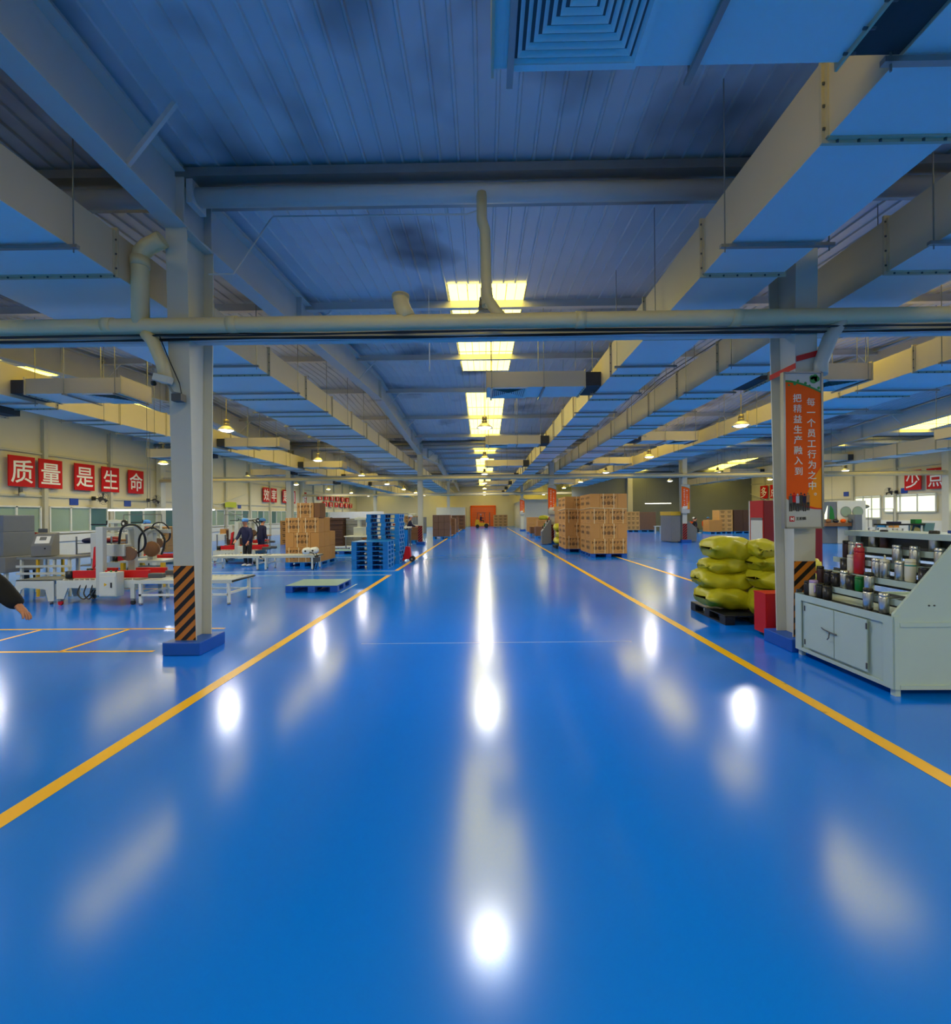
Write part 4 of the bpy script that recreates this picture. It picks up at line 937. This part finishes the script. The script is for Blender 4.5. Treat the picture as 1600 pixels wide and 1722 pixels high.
# ------------------------------------------------------------------ people
def skin_obj(name, nodes, edges, root, m, parent, sub=1):
    me = bpy.data.meshes.new(name); bm = bmesh.new(); L = bm.verts.layers.skin.verify()
    V = []
    for p, r_ in nodes:
        v = bm.verts.new(p); V.append(v)
        v[L].radius = (r_, r_) if not isinstance(r_, tuple) else r_
    for i, v in enumerate(V): v[L].use_root = (i == root)
    for a, b_ in edges: bm.edges.new((V[a], V[b_]))
    bm.to_mesh(me); bm.free(); me.materials.append(M[m])
    o = bpy.data.objects.new(name, me); COL.objects.link(o); o.parent = parent
    sk = o.modifiers.new('skin', 'SKIN'); sk.use_smooth_shade = True
    su = o.modifiers.new('sub', 'SUBSURF'); su.levels = sub; su.render_levels = sub
    return o
def person(loc, rz, label, top='navy', legs='black', cap='cap', armL=None, armR=None, sit=False, lean=0., stride=.0, scale=1., hands=True, long=False, bulk=1.):
    t = thing('person', label, 'person', loc, rz); t.scale = (scale,)*3
    hip = .52 if sit else .93; dz = hip-.93; ly = -lean
    N = []; E = []
    def nd(p, r_): N.append((Vector(p), r_)); return len(N)-1
    def ch(ids):
        for a, b_ in zip(ids[:-1], ids[1:]): E.append((a, b_))
    pel = nd((0, 0, .97+dz), (.12, .085)); sp = nd((0, ly*.3, 1.14+dz), (.13, .095)); cst = nd((0, ly*.7, 1.32+dz), (.14, .09)); nk0 = nd((0, ly, 1.42+dz), (.075, .058))
    nk = nd((0, ly*1.15-.005, 1.51+dz), .055); h0 = nd((0, ly*1.25-.02, 1.585+dz), (.062, .07)); h1 = nd((0, ly*1.35-.022, 1.65+dz), (.076, .092)); h2 = nd((0, ly*1.4-.012, 1.72+dz), (.062, .075))
    ch([pel, sp, cst, nk0, nk, h0, h1, h2])
    nose = nd((0, ly*1.35-.125, 1.635+dz), .012); ch([h1, nose])
    for s in (-1, 1): ch([h1, nd((s*.086, ly*1.35, 1.645+dz), .014)])
    arms = []
    for s, A in ((-1, armR), (1, armL)):
        sh = Vector((s*.185, ly, 1.40+dz))
        el, wr = A if A else ((s*.235, ly+.03, 1.12+dz), (s*.25, ly-.06, .88+dz))
        el = Vector(el); wr = Vector(wr)
        a = nd(sh, .05); b_ = nd(el, .044); c = nd(wr, .028); ch([nk0, a, b_, c]); arms.append((sh, el, wr))
        d = (wr-el).normalized(); side = Vector((0, 1, 0)).cross(d)
        if side.length < .2: side = Vector((1, 0, 0)).cross(d)
        side.normalize(); nrm = d.cross(side).normalized()
        pm = nd(wr+d*.05, (.036, .02)); ch([c, pm])
        if hands:
            for q, ln in ((-.027, .062), (-.009, .075), (.009, .07), (.027, .055)):
                k0 = nd(wr+d*.085+side*q, .0105); k1 = nd(wr+d*(.085+ln*.5)+side*q*1.15+nrm*.008, .0092); k2 = nd(wr+d*(.085+ln*.85)+side*q*1.15+nrm*.028, .008); ch([pm, k0, k1, k2])
            t0 = nd(wr+d*.035-side*.036+nrm*.01, .011); t1 = nd(wr+d*.07-side*.058+nrm*.022, .0095); t2 = nd(wr+d*.095-side*.06+nrm*.034, .0085); ch([c, t0, t1, t2])
    lg = []
    for s in (-1, 1):
        hp = Vector((s*.095, 0, hip-.03))
        if sit: kn = Vector((s*.12, -.42, .5)); an = Vector((s*.12, -.42, .09)); toe = Vector((s*.12, -.58, .04))
        else: kn = Vector((s*.1, -.03-s*stride*.5, .5)); an = Vector((s*.1, .03-s*stride, .09+(.04 if s*stride < 0 else 0))); toe = Vector((s*.1, -.13-s*stride, .04))
        a = nd(hp, .058); b_ = nd(kn, .046); c = nd(an, .034); e = nd(toe, .026); ch([pel, a, b_, c, e]); lg.append((hp, kn, an, toe))
    skin_obj('body', N, E, 0, 'skin', t, 1)
    # jacket
    N2 = [(Vector((0, 0, (.78 if not sit else .90)+dz)), (.215, .175)), (Vector((0, 0, 1.0+dz)), (.19, .158)), (Vector((0, ly*.7, 1.32+dz)), (.19, .135)), (Vector((0, ly*1.05, 1.49+dz)), (.078, .07))]; E2 = [(0, 1), (1, 2), (2, 3)]
    for sh, el, wr in arms:
        i = len(N2); e2 = el.lerp(wr, .9 if bulk == 1 else 1.0); N2 += [(sh, .082*bulk), (el, .064*bulk), (e2, .05*(bulk*.5+.5))]; E2 += [(2, i), (i, i+1), (i+1, i+2)]
    skin_obj('jacket', N2, E2, 0, top, t, 1)
    N3 = [(Vector((0, 0, .93+dz)), (.165, .125)), (Vector((0, 0, 1.06+dz)), (.15, .11))]; E3 = [(0, 1)]
    for hp, kn, an, toe in lg:
        i = len(N3); N3 += [(hp+Vector((0, 0, -.04)), .095), (kn, .075), (an+Vector((0, 0, -.01)), .068)]; E3 += [(0, i), (i, i+1), (i+1, i+2)]
    skin_obj('trousers', N3, E3, 0, legs, t, 1)
    for hp, kn, an, toe in lg:
        MB().ell(((an.x+toe.x)/2, (an.y+toe.y)/2-.01, .052+max(0, an.z-.09)), (.05, .135, .052)).build('shoe', 'shoe', t)
    hy = ly*1.38-.012; hz = 1.66+dz
    if cap:
        MB().ell((0, hy+.02, hz+.06), (.115, .13, .085)).build('work_cap', cap, t)
        MB().ell((0, hy-.09, hz+.03), (.08, .05, .014)).build('cap_peak', cap, t)
    MB().ell((0, hy+.03, hz+.03), (.09, .1, .095)).build('hair', 'hair', t)
    for s in (-1, 1): MB().ell((s*.032, ly*1.35-.106, 1.655+dz), (.013, .008, .008), 8, 6).build('eye', 'black', t)
    MB().ell((0, ly*1.3-.1, 1.592+dz), (.025, .008, .006), 8, 6).build('mouth', 'dred', t)
    return t
person((-4.63, 3.6, 0), R(90), 'person in black jacket at left picture edge, forearm and hand swinging forward', 'blackcloth', 'black', None,
       armL=((.2, -.34, 1.19), (.16, -.60, .99)), armR=((-.25, .16, 1.14), (-.27, .3, .94)), stride=.22, scale=1.0, bulk=1.45)
person((-8.4, 15.5, 0), R(-12), 'worker in navy jacket and blue cap at the roller table', 'navy', 'black', 'cap', armL=((.27, -.12, 1.12), (.2, -.22, .92)), armR=((-.27, -.15, 1.13), (-.22, -.36, .98)), lean=.09, scale=.95)
person((-9.0, 17.6, 0), R(150), 'worker in navy with white cap standing behind the navy jacket worker', 'navy', 'navy', 'cap', lean=.06, scale=.95)
person((-12.1, 11.6, 0), R(30), 'worker in blue cap and red collar behind the grey printing box', 'dred', 'black', 'cap', lean=.12, scale=.94)
person((-11.0, 14.3, 0), R(10), 'worker in blue cap behind the tall mast of the near sealing machine', 'wshirt', 'black', 'cap', lean=.1, scale=.94)
person((-4.45, 25.75, 0), R(100), 'worker with white cap at the white topped table by column', 'navy', 'black', 'capw', armL=((.25, -.2, 1.15), (.15, -.42, 1.12)), armR=((-.25, -.2, 1.15), (-.15, -.42, 1.12)), lean=.08)
o_ = person((-.5, 59.5, .55), R(90), 'driver in navy with white cap seated on the orange forklift', 'navy', 'black', 'capw', sit=True, armL=((.24, -.2, .8), (.1, -.42, .85)), armR=((-.24, -.2, .8), (-.1, -.42, .85)), scale=.95)
for x, y, rz, lab, cp in ((17.9, 38, 60, 'seated worker in dark clothes nearest the right bay banner column', None), (19.0, 40.2, -20, 'seated worker with pale blue cap between orange chairs', 'capw'), (20.2, 40.4, 40, 'seated worker with blue cap by the low carton load', 'cap')):
    person((x, y, .0), R(rz), lab, 'navy' if x > 18 else 'blackcloth', 'black', cp, sit=True, lean=.16)
def chair(x, y, lab, rz=0):
    t = thing('chair', lab, 'chair', (x, y, 0), rz, 'orange chairs'); MB().box(-.22, .22, -.22, .22, .43, .47).build('seat', 'orange', t, .01); MB().box(-.22, .22, .19, .23, .55, 1.0).build('backrest', 'orange', t, .01)
    for a in (-.19, .19):
        for b_ in (-.19, .19): MB().tube([(a, b_, 0), (a, b_, .43)], .015, 6).build('leg', 'galv', t)
    for a in (-.19, .19): MB().tube([(a, .21, .43), (a, .21, .6)], .015, 6).build('back_post', 'galv', t)
chair(17.9, 38.08, 'orange chair nearest the right bay banner column'); chair(18.45, 39.2, 'empty orange chair between the seated workers', R(160)); chair(19.0, 40.2, 'orange chair under the worker in pale cap'); chair(20.2, 40.42, 'orange chair under the worker in blue cap')
# ------------------------------------------------------------------ packing machines
def caster(t, x, y, m='black', r_=.045):
    c = MB().box(x-.03, x+.03, y-.03, y+.03, r_*1.8, .13).build('caster_fork', 'galv', t)
    MB().lathe([(r_, -.018), (r_, .018)], (x, y, r_), 14, 'y').build('caster_wheel', m, c)
def sealer(loc, lab, rz=0, hose=True):
    t = thing('carton_sealer', lab, 'machine', loc, rz, 'carton sealing machines')
    # bed on legs
    MB().prism([(-.85, .5), (.75, .5), (.75, .34), (-.62, .34), (-.7, .12), (-.85, .12)], -.3, -.27, 'y').build('side_plate', 'offwhite', t, .004)
    MB().prism([(-.85, .5), (.75, .5), (.75, .34), (-.62, .34), (-.7, .12), (-.85, .12)], .47, .5, 'y').build('side_plate', 'offwhite', t, .004)
    MB().box(-.85, .75, -.27, .47, .46, .49).build('bed', 'galv', t)
    rb = MB()
    for i in range(14): rb.tube([(-.8+i*.11, -.2, .5), (-.8+i*.11, .42, .5)], .018, 6)
    rb.build('bed_roller', 'white', t)
    for y in (-.16, .32):
        for a, b_ in ((-.62, -.12), (.3, .95)): MB().box(a, b_, y-.03, y+.03, .53, .68).build('red_belt_guard', 'red', t, .006)
        MB().lathe([(.07, 0), (.07, .15)], (-.7, y, .52), 14).build('belt_pulley', 'black', t)
        MB().box(.95, 1.25, y-.06, y+.06, .52, .62).build('belt_motor', 'dgrey', t, .02)
    for y in (-.3, .5): MB().box(.0, .15, y-.05, y+.05, .2, 1.58).build('mast', 'mach', t, .01)
    MB().box(.02, .13, -.25, .45, 1.5, 1.57).build('mast_bridge', 'mach', t, .01)
    hd = MB().box(-.3, .28, .02, .2, .95, 1.2).build('sealing_head', 'mach', t, .01)
    MB().box(-.42, -.28, .0, .2, .9, 1.45).build('head_arm', 'mach', t, .01)
    MB().tube([(-.3, -.1, 1.62), (.02, -.1, 1.62), (.02, -.1, 1.7)], .015, 6).build('crank_handle', 'black', t)
    MB().prism([(-.2, 1.2), (-.28, .78), (-.34, .7), (-.3, 1.15)], -.05, .0, 'y').build('red_lever', 'red', t)
    MB().lathe([(.15, -.035), (.15, .035)], (.32, .1, 1.0), 20, 'y').build('tape_reel', 'wrap', t)
    cb = MB().box(.2, .54, -.5, -.3, .2, .68).build('control_box', 'offwhite', t, .008)
    MB().box(.215, .525, -.508, -.5, .22, .6).build('box_door', 'offwhite', cb, .003); MB().box(.44, .465, -.52, -.508, .38, .48).build('door_latch', 'black', cb)
    MB().lathe([(.04, 0), (.04, .003)], (.33, -.51, .44), 3, 'y').build('warning_sticker', 'yel', cb)
    for q, m_ in ((.26, 'red'), (.36, 'greencup'), (.46, 'black')): MB().lathe([(.018, 0), (.018, .03)], (q, -.4, .68), 10).build('push_button', m_, cb)
    for i in range(3): MB().tube(smooth([(-.35+i*.12, -.28, .44), (-.38+i*.13, -.34, .24), (-.25+i*.1, -.33, .13), (-.1+i*.05, -.3, .3)]), .012, 5).build('cable', 'black', t)
    if hose: MB().tube(smooth([(.1, .1, 1.2), (.22, .05, 1.55), (.45, .1, 1.6), (.6, .15, 1.4), (.55, .2, 1.1), (.2, .2, .9)]), .022, 8).build('hose', 'black', t)
    MB().box(-.3, -.05, -.2, -.05, .33, .45).build('drive_motor', 'dgrey', t, .02)
    for x, y in ((-.78, -.28), (-.78, .48), (.7, -.28), (.7, .48)):
        if x > 0: MB().box(x-.04, x+.04, y-.02, y+.02, .12, .35).build('leg', 'offwhite', t)
        caster(t, x, y, 'red' if (x < 0 and y < 0) else 'black')
    return t
s1 = sealer((-7.82, 9.1, 0), 'near carton sealing machine with tall grey mast, red belts and control box')
dup(s1, 'second sealing machine behind the near one, white control box, partly behind the striped column', (-9.9, 12.7, 0), R(4))
dup(s1, 'sealing machine behind the navy jacket worker', (-9.3, 16.6, 0), R(0))
dup(s1, 'sealing machine further along the packing lines by card stacks', (-11.2, 20.5, 0), R(-5))
def roller_table(loc, L, W, H, lab, shelf=True, rz=0):
    t = thing('roller_table', lab, 'roller conveyor', loc, rz, 'white roller tables')
    for y in (0, W-.03): MB().box(0, L, y, y+.03, H-.075, H).build('side_rail', 'offwhite', t, .003)
    r_ = MB(); n = int(L/.12)
    for i in range(n): r_.tube([(.06+i*.12, .03, H-.03), (.06+i*.12, W-.03, H-.03)], .022, 6)
    r_.build('conveyor_roller', 'white', t)
    for x in (.1, L-.12):
        for y in (0, W-.05): MB().box(x, x+.05, y, y+.05, .04, H-.07).build('leg', 'white', t); MB().lathe([(.035, 0), (.02, .045)], (x+.025, y+.025, 0), 10).build('foot', 'galv', t)
        MB().box(x, x+.04, .05, W-.05, .2, .24).build('cross_brace', 'white', t)
    if shelf:
        for y in (0, W-.03): MB().box(.1, L-.1, y, y+.03, .18, .22).build('lower_rail', 'white', t)
    MB().tube([(L+.01, -.02, H-.03), (L+.01, W+.02, H-.03)], .02, 8).build('end_bar', 'black', t)
    return t
roller_table((-7.05, 8.75, 0), 2.0, .8, .5, 'near white roller table leading from the sealing machine past the striped column')
roller_table((-9.1, 14.3, 0), 1.75, .7, .48, 'long white roller table in front of the navy jacket worker', False)
roller_table((-7.3, 14.3, 0), 1.75, .7, .48, 'white roller table in front of the left carton stack', False)
t = thing('film_roll_stand', 'white film rolls on a black bent stand at the roller table end', 'roll stand', (-5.62, 14.35, 0))
for i in range(2): fr_ = MB().lathe([(.03, 0), (.11, 0), (.11, .28), (.03, .28)], (-.22+i*.17, -.1+i*.18, .62-.0*i), 18, 'y').build('film_roll', 'paper', t); MB().lathe([(.032, -.004), (.032, .0)], (-.22+i*.17, -.1+i*.18, .62), 12, 'y').build('roll_core', 'black', fr_)
for s in (0, .2): MB().tube([(0, s, 0), (.06, s, .2), (.08, s, .4), (.0, s, .55), (-.2, s, .6)], .014, 6).build('stand_tube', 'black', t)
MB().box(-.1, .14, -.02, .25, .25, .4).build('stand_motor', 'dgrey', t, .01)
# infeed trough with arch legs
t = thing('infeed_table', 'grey steel infeed table with arched legs left of the near sealing machine', 'table', (-9.6, 8.9, 0))
MB().prism([(0, .5), (.78, .5), (.78, .06), (.66, .06), (.6, .3), (.18, .34), (.1, .3), (.02, .06), (-.08, .06)], 0, .03, 'y').build('side_plate', 'offwhite', t, .004)
MB().prism([(0, .5), (.78, .5), (.78, .06), (.66, .06), (.6, .3), (.18, .34), (.1, .3), (.02, .06), (-.08, .06)], .55, .58, 'y').build('side_plate', 'offwhite', t, .004)
MB().add([(0, 0, .5), (.78, 0, .5), (.95, .0, .52), (.95, .58, .52), (.78, .58, .5), (0, .58, .5), (0, 0, .48), (.78, 0, .48), (.95, 0, .5), (.95, .58, .5), (.78, .58, .48), (0, .58, .48)], [(0, 1, 4, 5), (1, 2, 3, 4), (11, 10, 7, 6), (10, 9, 8, 7), (0, 6, 7, 1), (1, 7, 8, 2), (2, 8, 9, 3), (3, 9, 10, 4), (4, 10, 11, 5), (5, 11, 6, 0)]).build('table_top', 'galv', t)
for x in (0, .72): MB().lathe([(.03, 0), (.02, .06)], (x, .015, 0), 8).build('foot', 'dgrey', t)
# coder with sloped screen on stand
t = thing('date_coder', 'brownish grey date coding box with sloped screen on a yellow-legged stand', 'machine', (-10.2, 9.85, 0))
Rz = Matrix.Translation((.16, .0, 0)) @ Matrix.Rotation(R(22), 4, 'Z')
MB().prism([(0, .9), (0, 1.14), (.16, 1.4), (.36, 1.43), (.36, .9)], -.18, .18, 'x', Rz).build('coder_body', 'mgrey', t, .008)
MB().box(-.16, -.0, .25, .28, 1.43, 1.52, Rz).build('top_display', 'dgrey', t)
MB().add([(-.13, .022, 1.19), (.13, .022, 1.19), (.13, .122, 1.352), (-.13, .122, 1.352)], [(0, 1, 2, 3)], False, Rz).build('screen_panel', 'paper', t)
MB().add([(-.06, .062, 1.262), (.06, .062, 1.262), (.06, .108, 1.336), (-.06, .108, 1.336)], [(0, 1, 2, 3)], False, Rz).build('keypad', 'mgrey', t)
MB().box(.05, .08, -.006, 0, 1.06, 1.09, Rz).build('lock', 'black', t)
MB().box(-.3, .9, -.1, .55, .84, .89).build('stand_top', 'galv', t)
for x in (-.25, .12, .5, .84):
    for y in (-.08, .5): MB().box(x, x+.045, y, y+.045, 0, .84).build('leg', 'yel' if x < .4 and x > 0 else 'offwhite', t)
for z in (.5, .66): MB().box(-.3, .95, -.12, -.09, z, z+.05).build('rail', 'offwhite', t)
# big press at the left edge
t = thing('shrink_press', 'tall bluish grey press with dark opening at the left picture edge', 'machine', (-11.0, 9.75, 0))
MB().box(-.75, .2, 0, .7, 1.45, 1.84).build('press_head', 'bgrey', t, .015); MB().box(.02, .2, 0, .7, .9, 1.45).build('press_upright', 'bgrey', t, .01)
MB().box(-.75, -.6, 0, .7, .9, 1.45).build('press_upright', 'bgrey', t, .01); MB().box(-.7, .02, .3, .35, .92, 1.4).build('chamber_back', 'black', t)
MB().box(-.8, .35, -.1, .75, .55, .9).build('press_base', 'mgrey', t, .01)
for i in range(4): MB().tube([(-.5+i*.13, .2, .9), (-.5+i*.13, .2, 1.45)], .02, 6).build('guide_rod', 'galv', t)
for x in (-.75, .25):
    for y in (-.05, .65): MB().box(x, x+.06, y, y+.06, 0, .56).build('leg', 'offwhite', t)
# yellow framed unit
t = thing('turning_table', 'yellow framed turning table with hanging brown bag behind the near mast', 'machine', (-9.2, 11.0, 0))
MB().box(0, 1.1, 0, .7, .62, .67).build('table_top', 'mach', t); MB().box(0, 1.1, -.01, .02, .12, .2).build('lower_rail', 'orange', t)
for x in (0, 1.02):
    for y in (0, .62): MB().box(x, x+.08, y, y+.08, 0, .62).build('leg', 'yel', t)
MB().prism([(.1, .2), (.9, .2), (.85, .5), (.15, .5)], .2, .5, 'y').build('parts_tray', 'offwhite', t)
MB().box(.45, .6, .3, .45, .67, 1.45).build('upright', 'mach', t, .01); MB().box(.3, 1.0, .32, .43, 1.35, 1.45).build('arm', 'mach', t, .01)
MB().ell((.65, .2, .95), (.2, .14, .2)).build('brown_bag', 'carton2', t); MB().tube(smooth([(.3, .2, .75), (.4, .15, 1.3), (.7, .2, 1.5), (.95, .25, 1.2), (.9, .2, .8)]), .025, 8).build('hose', 'black', t)
t = thing('fabric_rack', 'blue-grey shelf rack heaped with dark fabric and papers', 'rack', (-12.4, 13.2, 0))
for z in (.3, .66, .98): MB().box(0, 1.1, 0, .6, z, z+.025).build('shelf', 'bgrey', t)
for x in (0, 1.07):
    for y in (0, .57): MB().box(x, x+.03, y, y+.03, 0, 1.2).build('post', 'bgrey', t)
for i, (x, y, m_, nm) in enumerate(((-12.1, 13.4, 'navy', 'heap of dark blue fabric on the rack top'), (-11.7, 13.45, 'wshirt', 'pale folded fabric on the rack top'), (-11.5, 13.4, 'dred', 'dark red fabric lying right on the rack top'))):
    tag(MB().ell((0, 0, .07), (.24, .22, .09), 14, 8).ell((.1, .05, .13), (.14, .14, .06), 12, 6).build('folded_fabric', m_, None, 0, (x, y, 1.0)), nm, 'fabric')
# fluorescent tube lights over the packing tables
for i, (x0, x1, y, z) in enumerate(((-10.25, -9.1, 13.2, 2.0), (-11.9, -10.5, 13.8, 2.0), (-14.2, -12.6, 20.4, 2.1), (16.2, 18.8, 44.5, 2.75), (21.6, 23.2, 29.5, 2.35))):
    t = thing('tube_light', ['bright white tube light right beside the striped column', 'tube light left of the brightest one over packing tables', 'dim distant tube light over the packing lines', 'tube light hanging before the grey partition wall', 'tube light before the right windows'][i], 'lamp', ((x0+x1)/2, y, z), 0, 'tube lights'); L = (x1-x0)/2
    MB().tube([(-L, 0, 0), (L, 0, 0)], .022, 8).build('tube', 'tube', t); MB().box(-L, L, -.04, .04, .022, .06).build('fixture', 'white', t)
    ztop = (4.46-z) if i == 1 else roofz(y)-z-.03
    for s in (-1, 1): MB().tube([(s*L*.9, 0, .06), (s*L*.9, 0, ztop)], .006, 5).build('suspension_wire', 'dgrey', t)
# further workstations down the left bays
def station(loc, lab, v, rz=0):
    t = thing('workstation', lab, 'workbench', loc, rz, 'distant workstations')
    MB().box(-.9, .9, -.35, .35, .72, .77).build('bench_top', ['white', 'offwhite', 'wood'][v % 3], t)
    for x in (-.85, .8):
        for y in (-.32, .27): MB().box(x, x+.05, y, y+.05, 0, .72).build('leg', 'galv', t)
    if v % 2 == 0:
        MB().box(-.5, .0, -.15, .25, .77, 1.2).build('machine_body', 'mach', t, .02); MB().box(-.35, -.2, -.02, .12, 1.2, 1.7).build('machine_post', 'mach', t, .01); MB().box(-.5, .25, -.04, .14, 1.55, 1.68).build('machine_head', 'offwhite', t, .02)
        MB().lathe([(.13, -.04), (.13, .04)], (.3, .0, 1.55), 16, 'y').build('tape_reel', 'black', t); MB().lathe([(.05, -.045), (.05, .045)], (.3, .0, 1.55), 12, 'y').build('reel_core', 'paper', t)
    else:
        MB().box(-.7, -.3, -.2, .2, .77, 1.05).build('open_box', 'carton', t); MB().box(-.2, .3, -.22, .2, .77, .9).build('parts_bin', ['blue', 'yel', 'dred'][v % 3], t); MB().box(.4, .75, -.1, .15, .77, 1.25).build('scale', 'mgrey', t, .02)
        MB().tube([(-.88, .3, .77), (-.88, .3, 1.9)], .02, 6).tube([(.85, .3, .77), (.85, .3, 1.9)], .02, 6).tube([(-.88, .3, 1.9), (.85, .3, 1.9)], .02, 6).build('tool_frame', 'galv', t)
    return t
spots = [(-13.6, 16.2, 0, 'row by the left windows, near the blue 是 plate'), (-15.5, 19.5, 1, 'left windows side, second in line'), (-12.5, 23.5, 2, 'between packing lines and left windows'), (-15.0, 26.0, 3, 'before the farther windows'), (-9.8, 27.2, 4, 'behind the dark card stack'),
         (-13.0, 31.0, 5, 'beyond the card stacks, window side'), (-8.5, 32.5, 0, 'seen over the pallet piles'), (-6.2, 30.5, 1, 'between pallet piles and second column'), (-11.5, 37.0, 2, 'midway to the far wall, left bay'), (-7.0, 39.0, 3, 'left of the brown loads'), (-14.8, 42.0, 4, 'far, near the distant red signs'), (-9.5, 46.0, 5, 'far left bay, small'), (-6.0, 21.8, 0, 'just left of the tall blue pallet pile')]
pr = {}
nmv = ['white bench with tape machine', 'pale bench with tool frame and yellow bin', 'wooden bench with tape machine', 'white bench with tool frame', 'pale bench with tape machine and reel', 'wooden bench with tool frame']
for i, (x, y, v, w_) in enumerate(spots):
    lab = '%s, %s' % (nmv[v], w_)
    if v not in pr: pr[v] = station((x, y, 0), lab, v, R(15*((i % 3)-1)))
    else: dup(pr[v], lab, (x, y, 0), R(15*((i % 3)-1)))
load((-4.9, 29.8, 0), 1.0, 1.0, 1.1, 'white and grey bundle load left of the second column', 'offwhite', (1, 6))
t = thing('screen_panel', 'large pale panel standing behind the pallet piles', 'partition', (-8.6, 30.5, 0))
MB().box(-2.2, 1.6, 0, .06, 1.35, 2.05).build('panel', 'white', t)
for x in (-2.15, 1.5): MB().box(x, x+.06, 0, .06, 0, 1.4).build('post', 'galv', t)
# ------------------------------------------------------------------ right bays: machines before the lit windows
t = thing('panel_machine', 'pale machine wall with two round openings beyond the cup rack', 'machine', (20.3, 24.5, 0))
MB().box(-1.75, -.85, 0, .6, 0, 2.32).build('grey_panel', 'bgrey', t, .02); MB().box(-.8, .75, 0, .6, 0, 2.36).build('white_panel', 'white', t, .02)
for x, z in ((-.35, 1.75), (.3, 1.75)):
    MB().lathe([(.27, -.02), (.27, .0), (.02, .0)], (x, 0, z), 24, 'y').build('round_opening', 'glass', t); MB().lathe([(.3, -.012), (.3, 0)], (x, 0, z), 24, 'y').build('opening_rim', 'galv', t)
MB().prism([(-1.6, 1.35), (-1.4, 1.35), (-1.35, 2.1)], -.02, 0, 'y').build('triangle_window', 'lit', t); MB().prism([(-1.25, 1.35), (-.98, 1.35), (-1.05, 1.9), (-1.2, 2.1)], -.02, 0, 'y').build('green_window', 'greencup', t)
MB().box(-.25, .12, -.5, -.02, 0, 1.6).build('control_post', 'bgrey', t, .01); MB().box(-1.7, -.3, -.35, -.05, .95, 1.15).build('work_shelf', 'carton2', t, .02)
for i in range(4): MB().ell((-1.5+i*.4, -.25, 1.25), (.14, .12, .12), 10, 6).build('part_heap', ['carton2', 'black', 'orange', 'dgrey'][i], t)
t = thing('sewing_table', 'dark table with equipment and green box by the lit right windows', 'table', (22.4, 24.6, 0))
MB().box(-.4, 2.0, -.3, .5, .98, 1.06).build('table_top', 'black', t); MB().prism([(1.6, .6), (2.1, .6), (2.2, 1.1), (1.7, 1.1)], -.32, .5, 'y').build('side_screen', 'glassd', t)
for x in (-.35, 1.5):
    for y in (-.28, .42): MB().box(x, x+.06, y, y+.06, 0, .98).build('leg', 'offwhite', t)
MB().box(1.45, 1.8, 0, .3, 1.06, 1.3).build('green_box', 'greencup', t, .01); MB().box(.1, .6, -.1, .3, 1.06, 1.18).build('cloth_pile', 'navy', t, .03)
t = thing('task_machine', 'cream machine with leaning black post left of the dark table', 'machine', (21.6, 26.0, 0))
MB().box(-.5, .2, 0, .6, 0, 1.5).build('body', 'cream', t, .03); MB().box(-.4, .1, .1, .4, 1.5, 1.85).build('hood', 'offwhite', t, .04)
MB().tube([(.4, 0, .3), (.3, 0, 1.95)], .06, 8).build('post', 'black', t); MB().ell((.75, .2, 2.05), (.32, .25, .13)).build('lamp_head', 'mgrey', t); MB().tube([(.35, 0, 1.9), (.7, .15, 2.1)], .025, 6).build('lamp_arm', 'mgrey', t)
load((18.6, 25.5, 0), 1.0, 1.0, 1.2, 'grey and brown boxes just left of the pale machine wall', 'mgrey', (2, 3), pal=False)
station((24.8, 27.5, 0), 'bench under the lit windows right of the cream machine', 3, R(90))

for i, (x, y, w, d, h, m_, lab) in enumerate(((-12.6, 15.3, .9, .6, 1.0, 'carton2', 'brown boxes heaped between packing tables and left windows'), (-14.5, 17.6, 1.2, .8, 1.1, 'mgrey', 'grey bundles on floor before the left windows'),
        (-16.5, 22.0, 1.0, .8, 1.3, 'carton', 'pale cartons close under the left wall windows'), (-10.6, 18.6, .8, .6, 1.2, 'darkcard', 'dark stack behind the workers in navy'), (-12.2, 27.6, 1.4, .9, 1.5, 'carton', 'distant pale cartons past the farther sealing machine'),
        (-9.6, 35.0, 1.4, 1.0, 1.5, 'offwhite', 'distant white bundles in the far left bay'), (-13.6, 36.0, 1.2, 1.0, 1.7, 'carton2', 'distant brown pile toward the far left windows'), (-6.5, 43.0, 1.4, 1.0, 1.6, 'mgrey', 'grey pile far off left of the third column'), (-8.6, 52.0, 1.8, 1.0, 1.7, 'carton', 'farthest pale cartons in the left bay'))):
    load((x, y, 0), w, d, h, lab, m_, (2, 4), i in (2, 4, 8), pal=False)
